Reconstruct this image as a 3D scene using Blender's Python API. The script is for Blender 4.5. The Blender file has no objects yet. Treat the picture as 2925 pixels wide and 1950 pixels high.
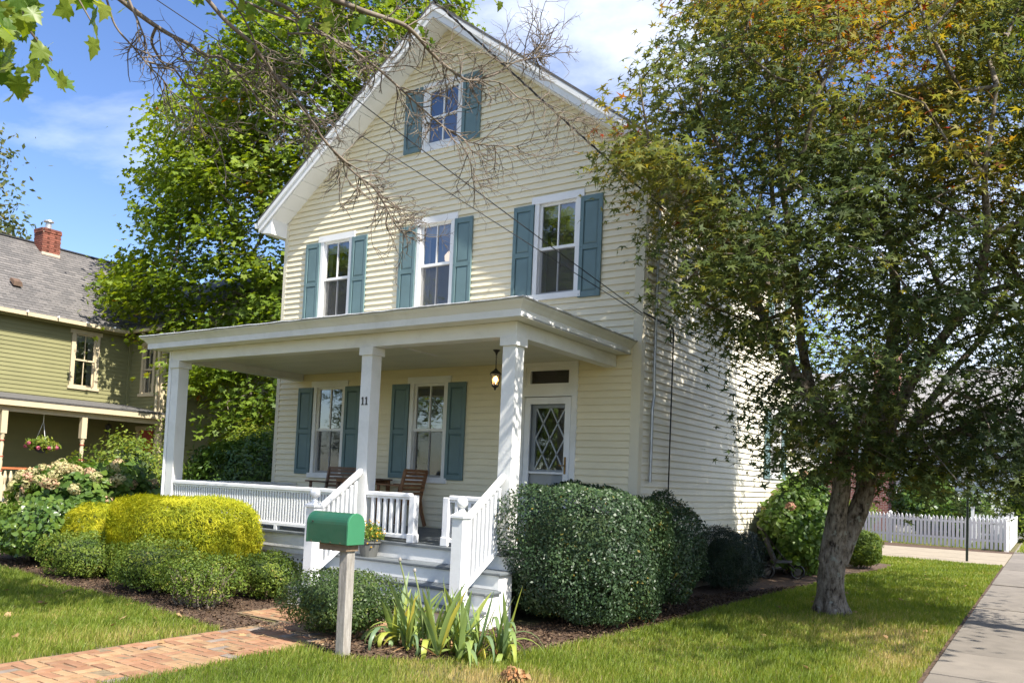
import bpy, math, random
import numpy as np
from mathutils import Vector, Matrix

random.seed(7)
rng = np.random.default_rng(7)
R = math.radians
scene = bpy.context.scene
C = scene.collection

# ------------------------------------------------------------------ camera
CAM = np.array([4.7685, -10.4059, 1.6])
YAW, PITCH, ROLL = R(33.4065), R(3.08649), R(2.45085)
FPX, CX, CY = 2328.7, 1462.5, 1248.98            # in pixels of the 2925 x 1950 photograph
_f = np.array([-math.sin(YAW)*math.cos(PITCH), math.cos(YAW)*math.cos(PITCH), math.sin(PITCH)])
_r = np.cross(_f, [0, 0, 1]); _r /= np.linalg.norm(_r); _u = np.cross(_r, _f)
_r, _u = _r*math.cos(ROLL)+_u*math.sin(ROLL), -_r*math.sin(ROLL)+_u*math.cos(ROLL)
cam_d = bpy.data.cameras.new('camera'); cam = bpy.data.objects.new('camera', cam_d); C.objects.link(cam)
cam.matrix_world = Matrix(((_r[0], _u[0], -_f[0], CAM[0]), (_r[1], _u[1], -_f[1], CAM[1]), (_r[2], _u[2], -_f[2], CAM[2]), (0, 0, 0, 1)))
cam_d.sensor_width = 36; cam_d.lens = FPX/2925*36; cam_d.shift_y = (CY-975)/2925
cam_d.clip_start = 0.05; cam_d.clip_end = 2000
scene.camera = cam

# ------------------------------------------------------------------ sky, sun, exposure
SUN_EL, SUN_A = R(50), R(13)                      # elevation; angle of the sun in front of the facade plane
sun_dir = Vector((math.cos(SUN_EL)*math.cos(SUN_A), -math.cos(SUN_EL)*math.sin(SUN_A), math.sin(SUN_EL)))
world = bpy.data.worlds.new('World'); scene.world = world; world.use_nodes = True
nt = world.node_tree; N = nt.nodes; L = nt.links
bg = N['Background']
sky = N.new('ShaderNodeTexSky'); sky.sky_type = 'NISHITA'; sky.sun_disc = False
sky.sun_elevation = SUN_EL; sky.sun_rotation = math.atan2(sun_dir.x, sun_dir.y); sky.air_density = 1.0; sky.dust_density = 0.6; sky.ozone_density = 1.6
tc = N.new('ShaderNodeTexCoord')
mp = N.new('ShaderNodeMapping'); mp.inputs['Scale'].default_value = (1.0, 1.0, 2.2); mp.inputs['Location'].default_value = (2.3, 1.7, 0.3)
mp.inputs['Rotation'].default_value = (0, 0, 0.5)
L.new(tc.outputs['Generated'], mp.inputs['Vector'])
nz = N.new('ShaderNodeTexNoise'); nz.inputs['Scale'].default_value = 1.15; nz.inputs['Detail'].default_value = 9; nz.inputs['Roughness'].default_value = 0.58; nz.inputs['Distortion'].default_value = 0.5
L.new(mp.outputs['Vector'], nz.inputs['Vector'])
cr = N.new('ShaderNodeValToRGB'); cr.color_ramp.elements[0].position = 0.47; cr.color_ramp.elements[0].color = (0, 0, 0, 1)
cr.color_ramp.elements[1].position = 0.74; cr.color_ramp.elements[1].color = (1, 1, 1, 1)
L.new(nz.outputs['Fac'], cr.inputs['Fac'])
mx = N.new('ShaderNodeMix'); mx.data_type = 'RGBA'
hsv = N.new('ShaderNodeHueSaturation'); hsv.inputs['Hue'].default_value = 0.512; hsv.inputs['Saturation'].default_value = 1.18; hsv.inputs['Value'].default_value = 0.80; L.new(sky.outputs['Color'], hsv.inputs['Color'])
L.new(cr.outputs['Color'], mx.inputs['Factor']); L.new(hsv.outputs['Color'], mx.inputs['A']); mx.inputs['B'].default_value = (5.2, 5.45, 5.9, 1)
L.new(mx.outputs['Result'], bg.inputs['Color'])
bg.inputs['Strength'].default_value = 0.13
sun_l = bpy.data.lights.new('sun', 'SUN'); sun_l.energy = 4.8; sun_l.angle = R(0.53); sun_l.color = (1.0, 0.95, 0.86)
sun_o = bpy.data.objects.new('sun', sun_l); C.objects.link(sun_o)
sun_o.rotation_euler = sun_dir.to_track_quat('Z', 'Y').to_euler(); sun_o.location = (12, -8, 20)
vs = scene.view_settings; vs.view_transform = 'Standard'; vs.look = 'None'; vs.exposure = 1.22; vs.gamma = 1; vs.use_curve_mapping = False
cy_ = scene.cycles; cy_.max_bounces = 8; cy_.diffuse_bounces = 4; cy_.transparent_max_bounces = 12; cy_.transmission_bounces = 4
cy_.use_denoising = True; cy_.caustics_reflective = False; cy_.caustics_refractive = False

# ------------------------------------------------------------------ helpers
def px(x, y, depth):
    """photo pixel (in the 2352-wide view) -> point at that depth along the optical axis"""
    u, v = x*1.24362, y*1.24362
    return CAM + depth*(_f + (u-CX)/FPX*_r + (CY-v)/FPX*_u)
def project(P):
    q = np.asarray(P, float)-CAM; w = q@_f
    return (CX+FPX*(q@_r)/w)/1.24362, (CY-FPX*(q@_u)/w)/1.24362, w

def raw_mesh(name, V, F, rnd=None, smooth=False):
    """V (n,3); F = list of int arrays (m,k)"""
    V = np.ascontiguousarray(V, np.float32)
    if not isinstance(F, list): F = [F]
    me = bpy.data.meshes.new(name)
    me.vertices.add(len(V)); me.vertices.foreach_set('co', V.ravel())
    loops = np.concatenate([f.ravel() for f in F]).astype(np.int32)
    tot = np.concatenate([np.full(len(f), f.shape[1]) for f in F]).astype(np.int32)
    st = np.concatenate([[0], np.cumsum(tot)[:-1]]).astype(np.int32)
    me.loops.add(len(loops)); me.loops.foreach_set('vertex_index', loops)
    me.polygons.add(len(tot)); me.polygons.foreach_set('loop_start', st); me.polygons.foreach_set('loop_total', tot)
    if smooth: me.polygons.foreach_set('use_smooth', np.ones(len(tot), bool))
    if rnd is not None:
        a = me.attributes.new('rnd', 'FLOAT', 'FACE'); a.data.foreach_set('value', np.ascontiguousarray(rnd, np.float32))
    me.update(calc_edges=True)
    return me
def link(name, me, mat=None, parent=None):
    o = bpy.data.objects.new(name, me); C.objects.link(o)
    if mat is not None and not me.materials: me.materials.append(mat)
    if parent is not None: o.parent = parent
    return o
def tag(o, label=None, cat=None, group=None, kind=None):
    if label: o['label'] = label
    if cat: o['category'] = cat
    if group: o['group'] = group
    if kind: o['kind'] = kind
    return o
def thing(name, label, cat, loc=(0, 0, 0), group=None):
    o = bpy.data.objects.new(name, None); C.objects.link(o); o.location = loc; o.empty_display_size = 0.2
    return tag(o, label, cat, group)

class Frame:
    """wall frame: u along the wall, d outwards, z up"""
    def __init__(s, o, U, Nn): s.o = np.array(o, float); s.U = np.array(U, float); s.N = np.array(Nn, float)
    def __call__(s, u, d, z): return s.o+s.U*u+s.N*d+np.array([0, 0, 1.])*z
ID = Frame((0, 0, 0), (1, 0, 0), (0, 1, 0))
class B:
    def __init__(s, fr=None): s.V = []; s.F = []; s.fr = fr
    def pts(s, P):
        b = len(s.V)
        for p in P: s.V.append(tuple(s.fr(*p)) if s.fr else tuple(p))
        return b
    def box(s, a0, a1, b0, b1, c0, c1):
        b = s.pts([(a0, b0, c0), (a1, b0, c0), (a1, b1, c0), (a0, b1, c0), (a0, b0, c1), (a1, b0, c1), (a1, b1, c1), (a0, b1, c1)])
        s.F += [tuple(b+i for i in f) for f in ((0, 3, 2, 1), (4, 5, 6, 7), (0, 1, 5, 4), (1, 2, 6, 5), (2, 3, 7, 6), (3, 0, 4, 7))]
        return s
    def hexa(s, P8):
        b = s.pts(P8)
        s.F += [tuple(b+i for i in f) for f in ((0, 3, 2, 1), (4, 5, 6, 7), (0, 1, 5, 4), (1, 2, 6, 5), (2, 3, 7, 6), (3, 0, 4, 7))]
        return s
    def prism(s, A, Bp):
        """two polygons with the same count, joined"""
        n = len(A); b = s.pts(list(A)+list(Bp))
        s.F.append(tuple(b+i for i in range(n))); s.F.append(tuple(b+n+i for i in reversed(range(n))))
        for i in range(n): j = (i+1) % n; s.F.append((b+i, b+n+i, b+n+j, b+j))
        return s
    def poly(s, P): b = s.pts(P); s.F.append(tuple(range(b, b+len(P)))); return s
    def tube(s, P, rad, n=8, cap=True):
        P = [np.array(p, float) for p in P]; rad = [rad]*len(P) if np.isscalar(rad) else rad
        prev = None; rings = []
        for i, p in enumerate(P):
            t = P[min(i+1, len(P)-1)]-P[max(i-1, 0)]; t = t/(np.linalg.norm(t)+1e-9)
            if prev is None:
                a = np.cross(t, [0, 0, 1.]) if abs(t[2]) < 0.9 else np.cross(t, [1., 0, 0])
            else: a = prev-t*np.dot(prev, t)
            a = a/(np.linalg.norm(a)+1e-9); prev = a; c = np.cross(t, a)
            rings.append(s.pts([p+rad[i]*(a*math.cos(k*2*math.pi/n)+c*math.sin(k*2*math.pi/n)) for k in range(n)]))
        for i in range(len(rings)-1):
            for k in range(n):
                j = (k+1) % n; s.F.append((rings[i]+k, rings[i]+j, rings[i+1]+j, rings[i+1]+k))
        if cap: s.F.append(tuple(rings[0]+k for k in reversed(range(n)))); s.F.append(tuple(rings[-1]+k for k in range(n)))
        return s
    def lathe(s, prof, c, n=12):
        rings = [s.pts([(c[0]+r*math.cos(k*2*math.pi/n), c[1]+r*math.sin(k*2*math.pi/n), c[2]+z) for k in range(n)]) for r, z in prof]
        for i in range(len(rings)-1):
            for k in range(n): j = (k+1) % n; s.F.append((rings[i]+k, rings[i]+j, rings[i+1]+j, rings[i+1]+k))
        s.F.append(tuple(rings[0]+k for k in reversed(range(n)))); s.F.append(tuple(rings[-1]+k for k in range(n)))
        return s
    def mesh(s, name, smooth=False):
        me = bpy.data.meshes.new(name); me.from_pydata(s.V, [], s.F)
        if smooth: me.polygons.foreach_set('use_smooth', [True]*len(me.polygons))
        me.update(); return me
    def build(s, name, mat, parent=None, smooth=False, bevel=0):
        o = link(name, s.mesh(name, smooth), mat, parent)
        if bevel: m = o.modifiers.new('bevel', 'BEVEL'); m.width = bevel; m.segments = 2; m.limit_method = 'ANGLE'
        return o

# ------------------------------------------------------------------ materials
MATS = {}
def newmat(name):
    m = bpy.data.materials.new(name); m.use_nodes = True; MATS[name] = m
    return m, m.node_tree.nodes, m.node_tree.links, m.node_tree.nodes['Principled BSDF']
def paint(name, col, rough=0.5, var=0.06, scale=3.0, bump=0.0, bscale=60.0, dirt=None, dirt_amt=0.5, dscale=2.0, spec=0.4, objrand=0.0, stretch=(1, 1, 1), metal=0.0):
    m, n, l, p = newmat(name)
    tcn = n.new('ShaderNodeTexCoord'); mpn = n.new('ShaderNodeMapping'); mpn.inputs['Scale'].default_value = stretch
    l.new(tcn.outputs['Object'], mpn.inputs['Vector'])
    no = n.new('ShaderNodeTexNoise'); no.inputs['Scale'].default_value = scale; no.inputs['Detail'].default_value = 6
    l.new(mpn.outputs['Vector'], no.inputs['Vector'])
    mr = n.new('ShaderNodeMapRange'); mr.inputs['From Min'].default_value = 0.3; mr.inputs['From Max'].default_value = 0.7
    mr.inputs['To Min'].default_value = 1-var; mr.inputs['To Max'].default_value = 1+var
    l.new(no.outputs['Fac'], mr.inputs['Value'])
    hs = n.new('ShaderNodeHueSaturation'); hs.inputs['Color'].default_value = (*col, 1); 
    last = mr.outputs['Result']
    if objrand:
        oi = n.new('ShaderNodeObjectInfo'); mr2 = n.new('ShaderNodeMapRange'); mr2.inputs['To Min'].default_value = 1-objrand; mr2.inputs['To Max'].default_value = 1+objrand
        l.new(oi.outputs['Random'], mr2.inputs['Value']); mu = n.new('ShaderNodeMath'); mu.operation = 'MULTIPLY'
        l.new(last, mu.inputs[0]); l.new(mr2.outputs['Result'], mu.inputs[1]); last = mu.outputs[0]
    l.new(last, hs.inputs['Value'])
    out = hs.outputs['Color']
    if dirt:
        n2 = n.new('ShaderNodeTexNoise'); n2.inputs['Scale'].default_value = dscale; n2.inputs['Detail'].default_value = 10; n2.inputs['Roughness'].default_value = 0.7
        l.new(mpn.outputs['Vector'], n2.inputs['Vector'])
        r2 = n.new('ShaderNodeMapRange'); r2.inputs['From Min'].default_value = 0.5; r2.inputs['From Max'].default_value = 0.75; r2.inputs['To Max'].default_value = dirt_amt
        l.new(n2.outputs['Fac'], r2.inputs['Value'])
        mxn = n.new('ShaderNodeMix'); mxn.data_type = 'RGBA'; mxn.inputs['B'].default_value = (*dirt, 1)
        l.new(r2.outputs['Result'], mxn.inputs['Factor']); l.new(out, mxn.inputs['A']); out = mxn.outputs['Result']
    l.new(out, p.inputs['Base Color'])
    p.inputs['Roughness'].default_value = rough; p.inputs['Specular IOR Level'].default_value = spec; p.inputs['Metallic'].default_value = metal
    if bump:
        nb = n.new('ShaderNodeTexNoise'); nb.inputs['Scale'].default_value = bscale; nb.inputs['Detail'].default_value = 5
        l.new(mpn.outputs['Vector'], nb.inputs['Vector'])
        bn = n.new('ShaderNodeBump'); bn.inputs['Strength'].default_value = bump; bn.inputs['Distance'].default_value = 0.02
        l.new(nb.outputs['Fac'], bn.inputs['Height']); l.new(bn.outputs['Normal'], p.inputs['Normal'])
    return m
def ramp_node(n, cols):
    r = n.new('ShaderNodeValToRGB'); e = r.color_ramp.elements
    while len(e) < len(cols): e.new(0.5)
    for i, c in enumerate(cols):
        e[i].position = c[0] if len(c) == 4 else i/(len(cols)-1); e[i].color = (*c[-3:], 1)
    return r
def leafmat(name, cols, trans=0.3, rough=0.45, spec=0.35):
    m, n, l, p = newmat(name)
    at = n.new('ShaderNodeAttribute'); at.attribute_name = 'rnd'
    r = ramp_node(n, cols); l.new(at.outputs['Fac'], r.inputs['Fac'])
    l.new(r.outputs['Color'], p.inputs['Base Color']); p.inputs['Roughness'].default_value = rough; p.inputs['Specular IOR Level'].default_value = spec
    t = n.new('ShaderNodeBsdfTranslucent'); hs = n.new('ShaderNodeHueSaturation'); hs.inputs['Value'].default_value = 1.5; hs.inputs['Saturation'].default_value = 1.1; hs.inputs['Hue'].default_value = 0.485
    l.new(r.outputs['Color'], hs.inputs['Color']); l.new(hs.outputs['Color'], t.inputs['Color'])
    ms = n.new('ShaderNodeMixShader'); ms.inputs['Fac'].default_value = trans
    l.new(p.outputs['BSDF'], ms.inputs[1]); l.new(t.outputs['BSDF'], ms.inputs[2])
    l.new(ms.outputs['Shader'], n['Material Output'].inputs['Surface'])
    return m

M_SIDING = paint('cream_vinyl', (0.80, 0.715, 0.505), 0.45, 0.035, 2.5, bump=0.06, bscale=25, objrand=0.015, stretch=(1, 1, 3), dirt=(0.5, 0.44, 0.30), dirt_amt=0.25, dscale=0.9)
M_SIDING_S = paint('sunlit_pale_vinyl', (0.76, 0.71, 0.58), 0.5, 0.035, 2.5, bump=0.06, bscale=25, objrand=0.015, dirt=(0.45, 0.42, 0.34), dirt_amt=0.25, dscale=0.9)  # paler copy of the cream vinyl, sun on the side wall put into the colour
M_CORNER = paint('cream_corner', (0.68, 0.62, 0.47), 0.5, 0.04, 2)
M_TRIM = paint('white_trim', (0.78, 0.77, 0.74), 0.4, 0.03, 3, bump=0.04, bscale=30, dirt=(0.48, 0.46, 0.40), dirt_amt=0.3, dscale=1.3)
M_PORCHW = paint('porch_white', (0.78, 0.77, 0.74), 0.42, 0.04, 3, bump=0.08, bscale=40, dirt=(0.42, 0.41, 0.37), dirt_amt=0.45, dscale=1.6)
M_WHITE = paint('rail_white', (0.80, 0.80, 0.80), 0.35, 0.03, 4, bump=0.05, bscale=50, dirt=(0.5, 0.49, 0.45), dirt_amt=0.3, dscale=3)
M_CEIL = paint('ceiling_paint', (0.72, 0.70, 0.58), 0.5, 0.04, 2, objrand=0.03)
M_SHUT = paint('teal_shutter', (0.125, 0.195, 0.20), 0.5, 0.08, 4, bump=0.05, bscale=80)
M_TREAD = paint('slate_floor_paint', (0.125, 0.14, 0.15), 0.45, 0.12, 5, bump=0.08, bscale=40, dirt=(0.24, 0.23, 0.2), dirt_amt=0.5, dscale=3)
M_METALROOF = paint('porch_roof_edge', (0.42, 0.43, 0.44), 0.5, 0.3, 9, bump=0.3, bscale=40, dirt=(0.7, 0.7, 0.7), dirt_amt=0.7, dscale=8)
M_ROOF = paint('asphalt_roof', (0.11, 0.105, 0.10), 0.9, 0.2, 12, bump=0.5, bscale=80)
M_INTERIOR = paint('dim_room', (0.16, 0.13, 0.10), 0.9, 0.3, 1.5)  # kept dark to stand in for the unlit rooms behind the windows
M_CURTAIN = paint('curtain', (0.55, 0.53, 0.48), 0.9, 0.1, 3, stretch=(12, 12, 1))
M_DARKMETAL = paint('dark_bronze', (0.03, 0.025, 0.02), 0.45, 0.2, 10, spec=0.5)
M_BRASS = paint('aged_brass', (0.20, 0.12, 0.04), 0.35, 0.2, 20, metal=0.8)
M_GALV = paint('galvanised', (0.45, 0.46, 0.47), 0.4, 0.15, 12, metal=0.6)
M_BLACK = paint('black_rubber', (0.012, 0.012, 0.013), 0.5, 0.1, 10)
M_MAILBOX = paint('green_enamel', (0.018, 0.088, 0.047), 0.38, 0.10, 5, bump=0.10, bscale=18, dirt=(0.10, 0.06, 0.03), dirt_amt=0.18, dscale=5, spec=0.5)
M_MAIL_SUNLIT = paint('green_enamel_sunlit', (0.040, 0.18, 0.088), 0.4, 0.06, 5, bump=0.08, bscale=18)  # same enamel as the body, lighter: sun on the door end put into the colour
M_POST = paint('weathered_post', (0.31, 0.285, 0.255), 0.85, 0.28, 6, bump=0.5, bscale=30, stretch=(8, 8, 0.8), dirt=(0.18, 0.15, 0.12), dirt_amt=0.7, dscale=4)
M_POST2 = paint('brown_block', (0.20, 0.14, 0.09), 0.8, 0.25, 8, bump=0.4, bscale=40, stretch=(1, 6, 6))
M_TEAK = paint('teak', (0.23, 0.105, 0.045), 0.5, 0.25, 6, bump=0.15, bscale=50, stretch=(3, 3, 3))
M_TEAK_G = paint('weathered_teak', (0.17, 0.105, 0.07), 0.6, 0.25, 6, bump=0.15, bscale=50)
M_OLIVE = paint('olive_clapboard', (0.205, 0.195, 0.088), 0.55, 0.05, 2, objrand=0.04, bump=0.05, bscale=30)
M_TAN = paint('tan_trim', (0.52, 0.43, 0.28), 0.5, 0.05, 3)
M_NROOF = None
M_BRICKRED = paint('chimney_brick', (0.20, 0.068, 0.045), 0.85, 0.2, 6, objrand=0.35, bump=0.3, bscale=60)
M_MORTAR = paint('mortar', (0.48, 0.40, 0.31), 0.9, 0.15, 10, bump=0.3, bscale=60)
M_RUST = paint('rusty_flashing', (0.12, 0.075, 0.05), 0.7, 0.3, 5)
M_PAVER = paint('clay_paver', (0.29, 0.150, 0.082), 0.85, 0.2, 7, objrand=0.16, bump=0.35, bscale=50, dirt=(0.19, 0.16, 0.11), dirt_amt=0.6, dscale=3.5)
M_PAVER2 = paint('clay_paver_tan', (0.33, 0.200, 0.105), 0.85, 0.2, 7, objrand=0.16, bump=0.35, bscale=50, dirt=(0.22, 0.19, 0.13), dirt_amt=0.6, dscale=3.5)
M_PAVER3 = paint('clay_paver_grey', (0.20, 0.16, 0.13), 0.85, 0.2, 7, objrand=0.2, bump=0.35, bscale=50)
M_SAND = paint('joint_sand', (0.20, 0.15, 0.09), 0.95, 0.3, 20, bump=0.5, bscale=90)
M_CONC = paint('sidewalk_concrete', (0.180, 0.156, 0.128), 0.85, 0.18, 4, objrand=0.13, bump=0.35, bscale=70, dirt=(0.12, 0.105, 0.085), dirt_amt=0.6, dscale=2.0)
M_DRIVE = paint('driveway_concrete', (0.30, 0.25, 0.18), 0.85, 0.10, 3, bump=0.3, bscale=60, dirt=(0.22, 0.18, 0.13), dirt_amt=0.5, dscale=1.2)
M_ASPH = paint('asphalt', (0.05, 0.05, 0.052), 0.9, 0.2, 8, bump=0.4, bscale=90)
M_MULCH = paint('mulch', (0.085, 0.052, 0.033), 0.95, 0.55, 22, bump=1.0, bscale=55, dirt=(0.22, 0.16, 0.10), dirt_amt=0.55, dscale=16)
M_SOIL = paint('lawn_soil', (0.105, 0.095, 0.035), 0.95, 0.4, 10, bump=0.8, bscale=60, dirt=(0.20, 0.155, 0.075), dirt_amt=0.8, dscale=1.3)
M_FENCE = paint('fence_white', (0.80, 0.79, 0.77), 0.4, 0.03, 4)
M_WSIDE = paint('far_white_siding', (0.70, 0.70, 0.67), 0.6, 0.04, 2)
M_POLE = paint('sign_pole', (0.035, 0.05, 0.04), 0.5, 0.15, 8)
def bark_mat(name, light, mid, dark, lichen):
    m, n, l, p = newmat(name)
    tcn = n.new('ShaderNodeTexCoord'); mpn = n.new('ShaderNodeMapping'); mpn.inputs['Scale'].default_value = (1, 1, .35); l.new(tcn.outputs['Object'], mpn.inputs['Vector'])
    n1 = n.new('ShaderNodeTexNoise'); n1.inputs['Scale'].default_value = 22; n1.inputs['Detail'].default_value = 8; n1.inputs['Roughness'].default_value = .7; l.new(mpn.outputs['Vector'], n1.inputs['Vector'])
    r = ramp_node(n, [(0.36, *dark), (0.47, *mid), (0.60, *light), (0.75, *light)]); l.new(n1.outputs['Fac'], r.inputs['Fac'])
    n2 = n.new('ShaderNodeTexNoise'); n2.inputs['Scale'].default_value = 5.5; n2.inputs['Detail'].default_value = 6; l.new(tcn.outputs['Object'], n2.inputs['Vector'])
    r2_ = ramp_node(n, [(0.0, 1, 1, 1), (0.38, .55, .52, .48), (0.50, 1, 1, 1), (1.0, 1, 1, 1)]); l.new(n2.outputs['Fac'], r2_.inputs['Fac'])
    mu = n.new('ShaderNodeMix'); mu.data_type = 'RGBA'; mu.blend_type = 'MULTIPLY'; mu.inputs['Factor'].default_value = 1; l.new(r.outputs['Color'], mu.inputs['A']); l.new(r2_.outputs['Color'], mu.inputs['B'])
    n3 = n.new('ShaderNodeTexNoise'); n3.inputs['Scale'].default_value = 9; n3.inputs['Detail'].default_value = 4; l.new(tcn.outputs['Object'], n3.inputs['Vector'])
    r3_ = ramp_node(n, [(0.0, 0, 0, 0), (0.62, 0, 0, 0), (0.68, .8, .8, .8), (1.0, .8, .8, .8)]); l.new(n3.outputs['Fac'], r3_.inputs['Fac'])
    mi = n.new('ShaderNodeMix'); mi.data_type = 'RGBA'; mi.inputs['B'].default_value = (*lichen, 1); l.new(r3_.outputs['Color'], mi.inputs['Factor']); l.new(mu.outputs['Result'], mi.inputs['A'])
    l.new(mi.outputs['Result'], p.inputs['Base Color']); p.inputs['Roughness'].default_value = .92; p.inputs['Specular IOR Level'].default_value = .2
    bn = n.new('ShaderNodeBump'); bn.inputs['Strength'].default_value = 1; bn.inputs['Distance'].default_value = .03; l.new(n1.outputs['Fac'], bn.inputs['Height']); l.new(bn.outputs['Normal'], p.inputs['Normal'])
    return m
M_BARK_J = bark_mat('maple_bark', (.30, .255, .205), (.19, .155, .12), (.03, .022, .018), (.30, .31, .26))
M_BARK = paint('grey_bark', (0.16, 0.135, 0.10), 0.9, 0.3, 10, bump=0.7, bscale=30, stretch=(1, 1, 0.4))
M_TWIG = paint('dead_twig', (0.165, 0.13, 0.10), 0.85, 0.35, 9, dirt=(0.27, 0.25, 0.17), dirt_amt=0.7, dscale=7)
M_STEM = paint('shrub_stem', (0.12, 0.085, 0.055), 0.9, 0.3, 12)
M_CORE = paint('shaded_foliage_core', (0.035, 0.055, 0.018), 0.95, 0.4, 14, bump=1.0, bscale=30)
M_TERRA = paint('clay_planter', (0.12, 0.12, 0.11), 0.6, 0.1, 10)
M_REDPAINT = paint('red_line', (0.35, 0.07, 0.04), 0.5, 0.1, 5)

def glassmat(name, tint=(0.85, 0.88, 0.9), alpha=0.30, ior=1.7):
    m, n, l, p = newmat(name)
    fr = n.new('ShaderNodeFresnel'); fr.inputs['IOR'].default_value = ior
    gl = n.new('ShaderNodeBsdfGlossy'); gl.inputs['Roughness'].default_value = 0.015; gl.inputs['Color'].default_value = (0.95, 0.97, 1, 1)
    tr = n.new('ShaderNodeBsdfTransparent'); tr.inputs['Color'].default_value = (*tint, 1)
    no = n.new('ShaderNodeTexNoise'); no.inputs['Scale'].default_value = 2.2; tcn = n.new('ShaderNodeTexCoord'); l.new(tcn.outputs['Object'], no.inputs['Vector'])
    bn = n.new('ShaderNodeBump'); bn.inputs['Strength'].default_value = 0.035; bn.inputs['Distance'].default_value = 0.05
    l.new(no.outputs['Fac'], bn.inputs['Height']); l.new(bn.outputs['Normal'], gl.inputs['Normal'])
    ad = n.new('ShaderNodeMath'); ad.operation = 'ADD'; ad.use_clamp = True; ad.inputs[1].default_value = alpha
    l.new(fr.outputs['Fac'], ad.inputs[0])
    ms = n.new('ShaderNodeMixShader'); l.new(ad.outputs[0], ms.inputs['Fac']); l.new(tr.outputs[0], ms.inputs[1]); l.new(gl.outputs[0], ms.inputs[2])
    l.new(ms.outputs[0], n['Material Output'].inputs['Surface'])
    return m
M_GLASS = glassmat('window_glass', alpha=0.16)
def screenmat():
    m, n, l, p = newmat('insect_screen')
    df = n.new('ShaderNodeBsdfDiffuse'); df.inputs['Color'].default_value = (0.11, 0.11, 0.11, 1)
    tr = n.new('ShaderNodeBsdfTransparent'); ms = n.new('ShaderNodeMixShader'); ms.inputs['Fac'].default_value = 0.42
    l.new(tr.outputs[0], ms.inputs[1]); l.new(df.outputs[0], ms.inputs[2]); l.new(ms.outputs[0], n['Material Output'].inputs['Surface'])
    return m
M_SCREEN = screenmat()
def emitmat(name, col, s):
    m, n, l, p = newmat(name); p.inputs['Base Color'].default_value = (*col, 1)
    p.inputs['Emission Color'].default_value = (*col, 1); p.inputs['Emission Strength'].default_value = s; return m
M_BULB = emitmat('lit_bulb', (1.0, 0.72, 0.38), 9.0)
M_AMBER = glassmat('amber_glass', tint=(1.0, 0.75, 0.45), alpha=0.05)
M_LAMPIN = emitmat('indoor_lamp_shade', (1.0, 0.75, 0.5), 0.6)
def shingle_mat():
    m, n, l, p = newmat('grey_shingles')
    tcn = n.new('ShaderNodeTexCoord'); sp = n.new('ShaderNodeSeparateXYZ'); l.new(tcn.outputs['Object'], sp.inputs[0])
    cb = n.new('ShaderNodeCombineXYZ'); l.new(sp.outputs['Y'], cb.inputs['X']); l.new(sp.outputs['Z'], cb.inputs['Y'])
    br = n.new('ShaderNodeTexBrick'); br.inputs['Scale'].default_value = 1; br.inputs['Brick Width'].default_value = 0.27; br.inputs['Row Height'].default_value = 0.097
    br.inputs['Mortar Size'].default_value = 0.006; br.inputs['Color1'].default_value = (0.105, 0.098, 0.094, 1); br.inputs['Color2'].default_value = (0.17, 0.155, 0.145, 1); br.inputs['Mortar'].default_value = (0.06, 0.055, 0.052, 1)
    l.new(cb.outputs[0], br.inputs['Vector'])
    no = n.new('ShaderNodeTexNoise'); no.inputs['Scale'].default_value = 14; l.new(tcn.outputs['Object'], no.inputs['Vector'])
    mr = n.new('ShaderNodeMapRange'); mr.inputs['To Min'].default_value = 0.65; mr.inputs['To Max'].default_value = 1.3; l.new(no.outputs['Fac'], mr.inputs['Value'])
    hs = n.new('ShaderNodeHueSaturation'); l.new(br.outputs['Color'], hs.inputs['Color']); l.new(mr.outputs['Result'], hs.inputs['Value']); l.new(hs.outputs['Color'], p.inputs['Base Color'])
    p.inputs['Roughness'].default_value = 0.9
    return m
M_NROOF = shingle_mat()
def farbrick_mat():
    m, n, l, p = newmat('far_brick')
    tcn = n.new('ShaderNodeTexCoord'); sp = n.new('ShaderNodeSeparateXYZ'); l.new(tcn.outputs['Object'], sp.inputs[0])
    cb = n.new('ShaderNodeCombineXYZ'); l.new(sp.outputs['X'], cb.inputs['X']); l.new(sp.outputs['Z'], cb.inputs['Y'])
    br = n.new('ShaderNodeTexBrick'); br.inputs['Scale'].default_value = 1; br.inputs['Brick Width'].default_value = 0.22; br.inputs['Row Height'].default_value = 0.08; br.inputs['Mortar Size'].default_value = 0.009
    br.inputs['Color1'].default_value = (0.20, 0.05, 0.04, 1); br.inputs['Color2'].default_value = (0.29, 0.085, 0.065, 1); br.inputs['Mortar'].default_value = (0.42, 0.36, 0.32, 1)
    l.new(cb.outputs[0], br.inputs['Vector']); l.new(br.outputs['Color'], p.inputs['Base Color']); p.inputs['Roughness'].default_value = 0.9
    return m
M_FBRICK = farbrick_mat()

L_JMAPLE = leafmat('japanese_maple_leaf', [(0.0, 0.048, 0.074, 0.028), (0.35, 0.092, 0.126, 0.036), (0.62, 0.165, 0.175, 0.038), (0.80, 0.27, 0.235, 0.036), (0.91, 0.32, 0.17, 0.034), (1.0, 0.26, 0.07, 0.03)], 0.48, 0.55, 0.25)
L_GMAPLE = leafmat('green_maple_leaf', [(0.0, 0.075, 0.130, 0.018), (0.5, 0.165, 0.235, 0.028), (0.85, 0.25, 0.31, 0.036), (0.97, 0.36, 0.33, 0.04), (1.0, 0.45, 0.2, 0.03)], 0.45, 0.45)
L_NEAR = leafmat('street_tree_leaf', [(0.085, 0.16, 0.02), (0.16, 0.23, 0.025), (0.22, 0.26, 0.04)], 0.5, 0.4)
L_BOX = leafmat('boxwood_leaf', [(0.0, 0.055, 0.10, 0.018), (0.6, 0.145, 0.205, 0.030), (0.95, 0.26, 0.30, 0.05), (1.0, 0.32, 0.28, 0.08)], 0.38, 0.5, 0.25)
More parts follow.
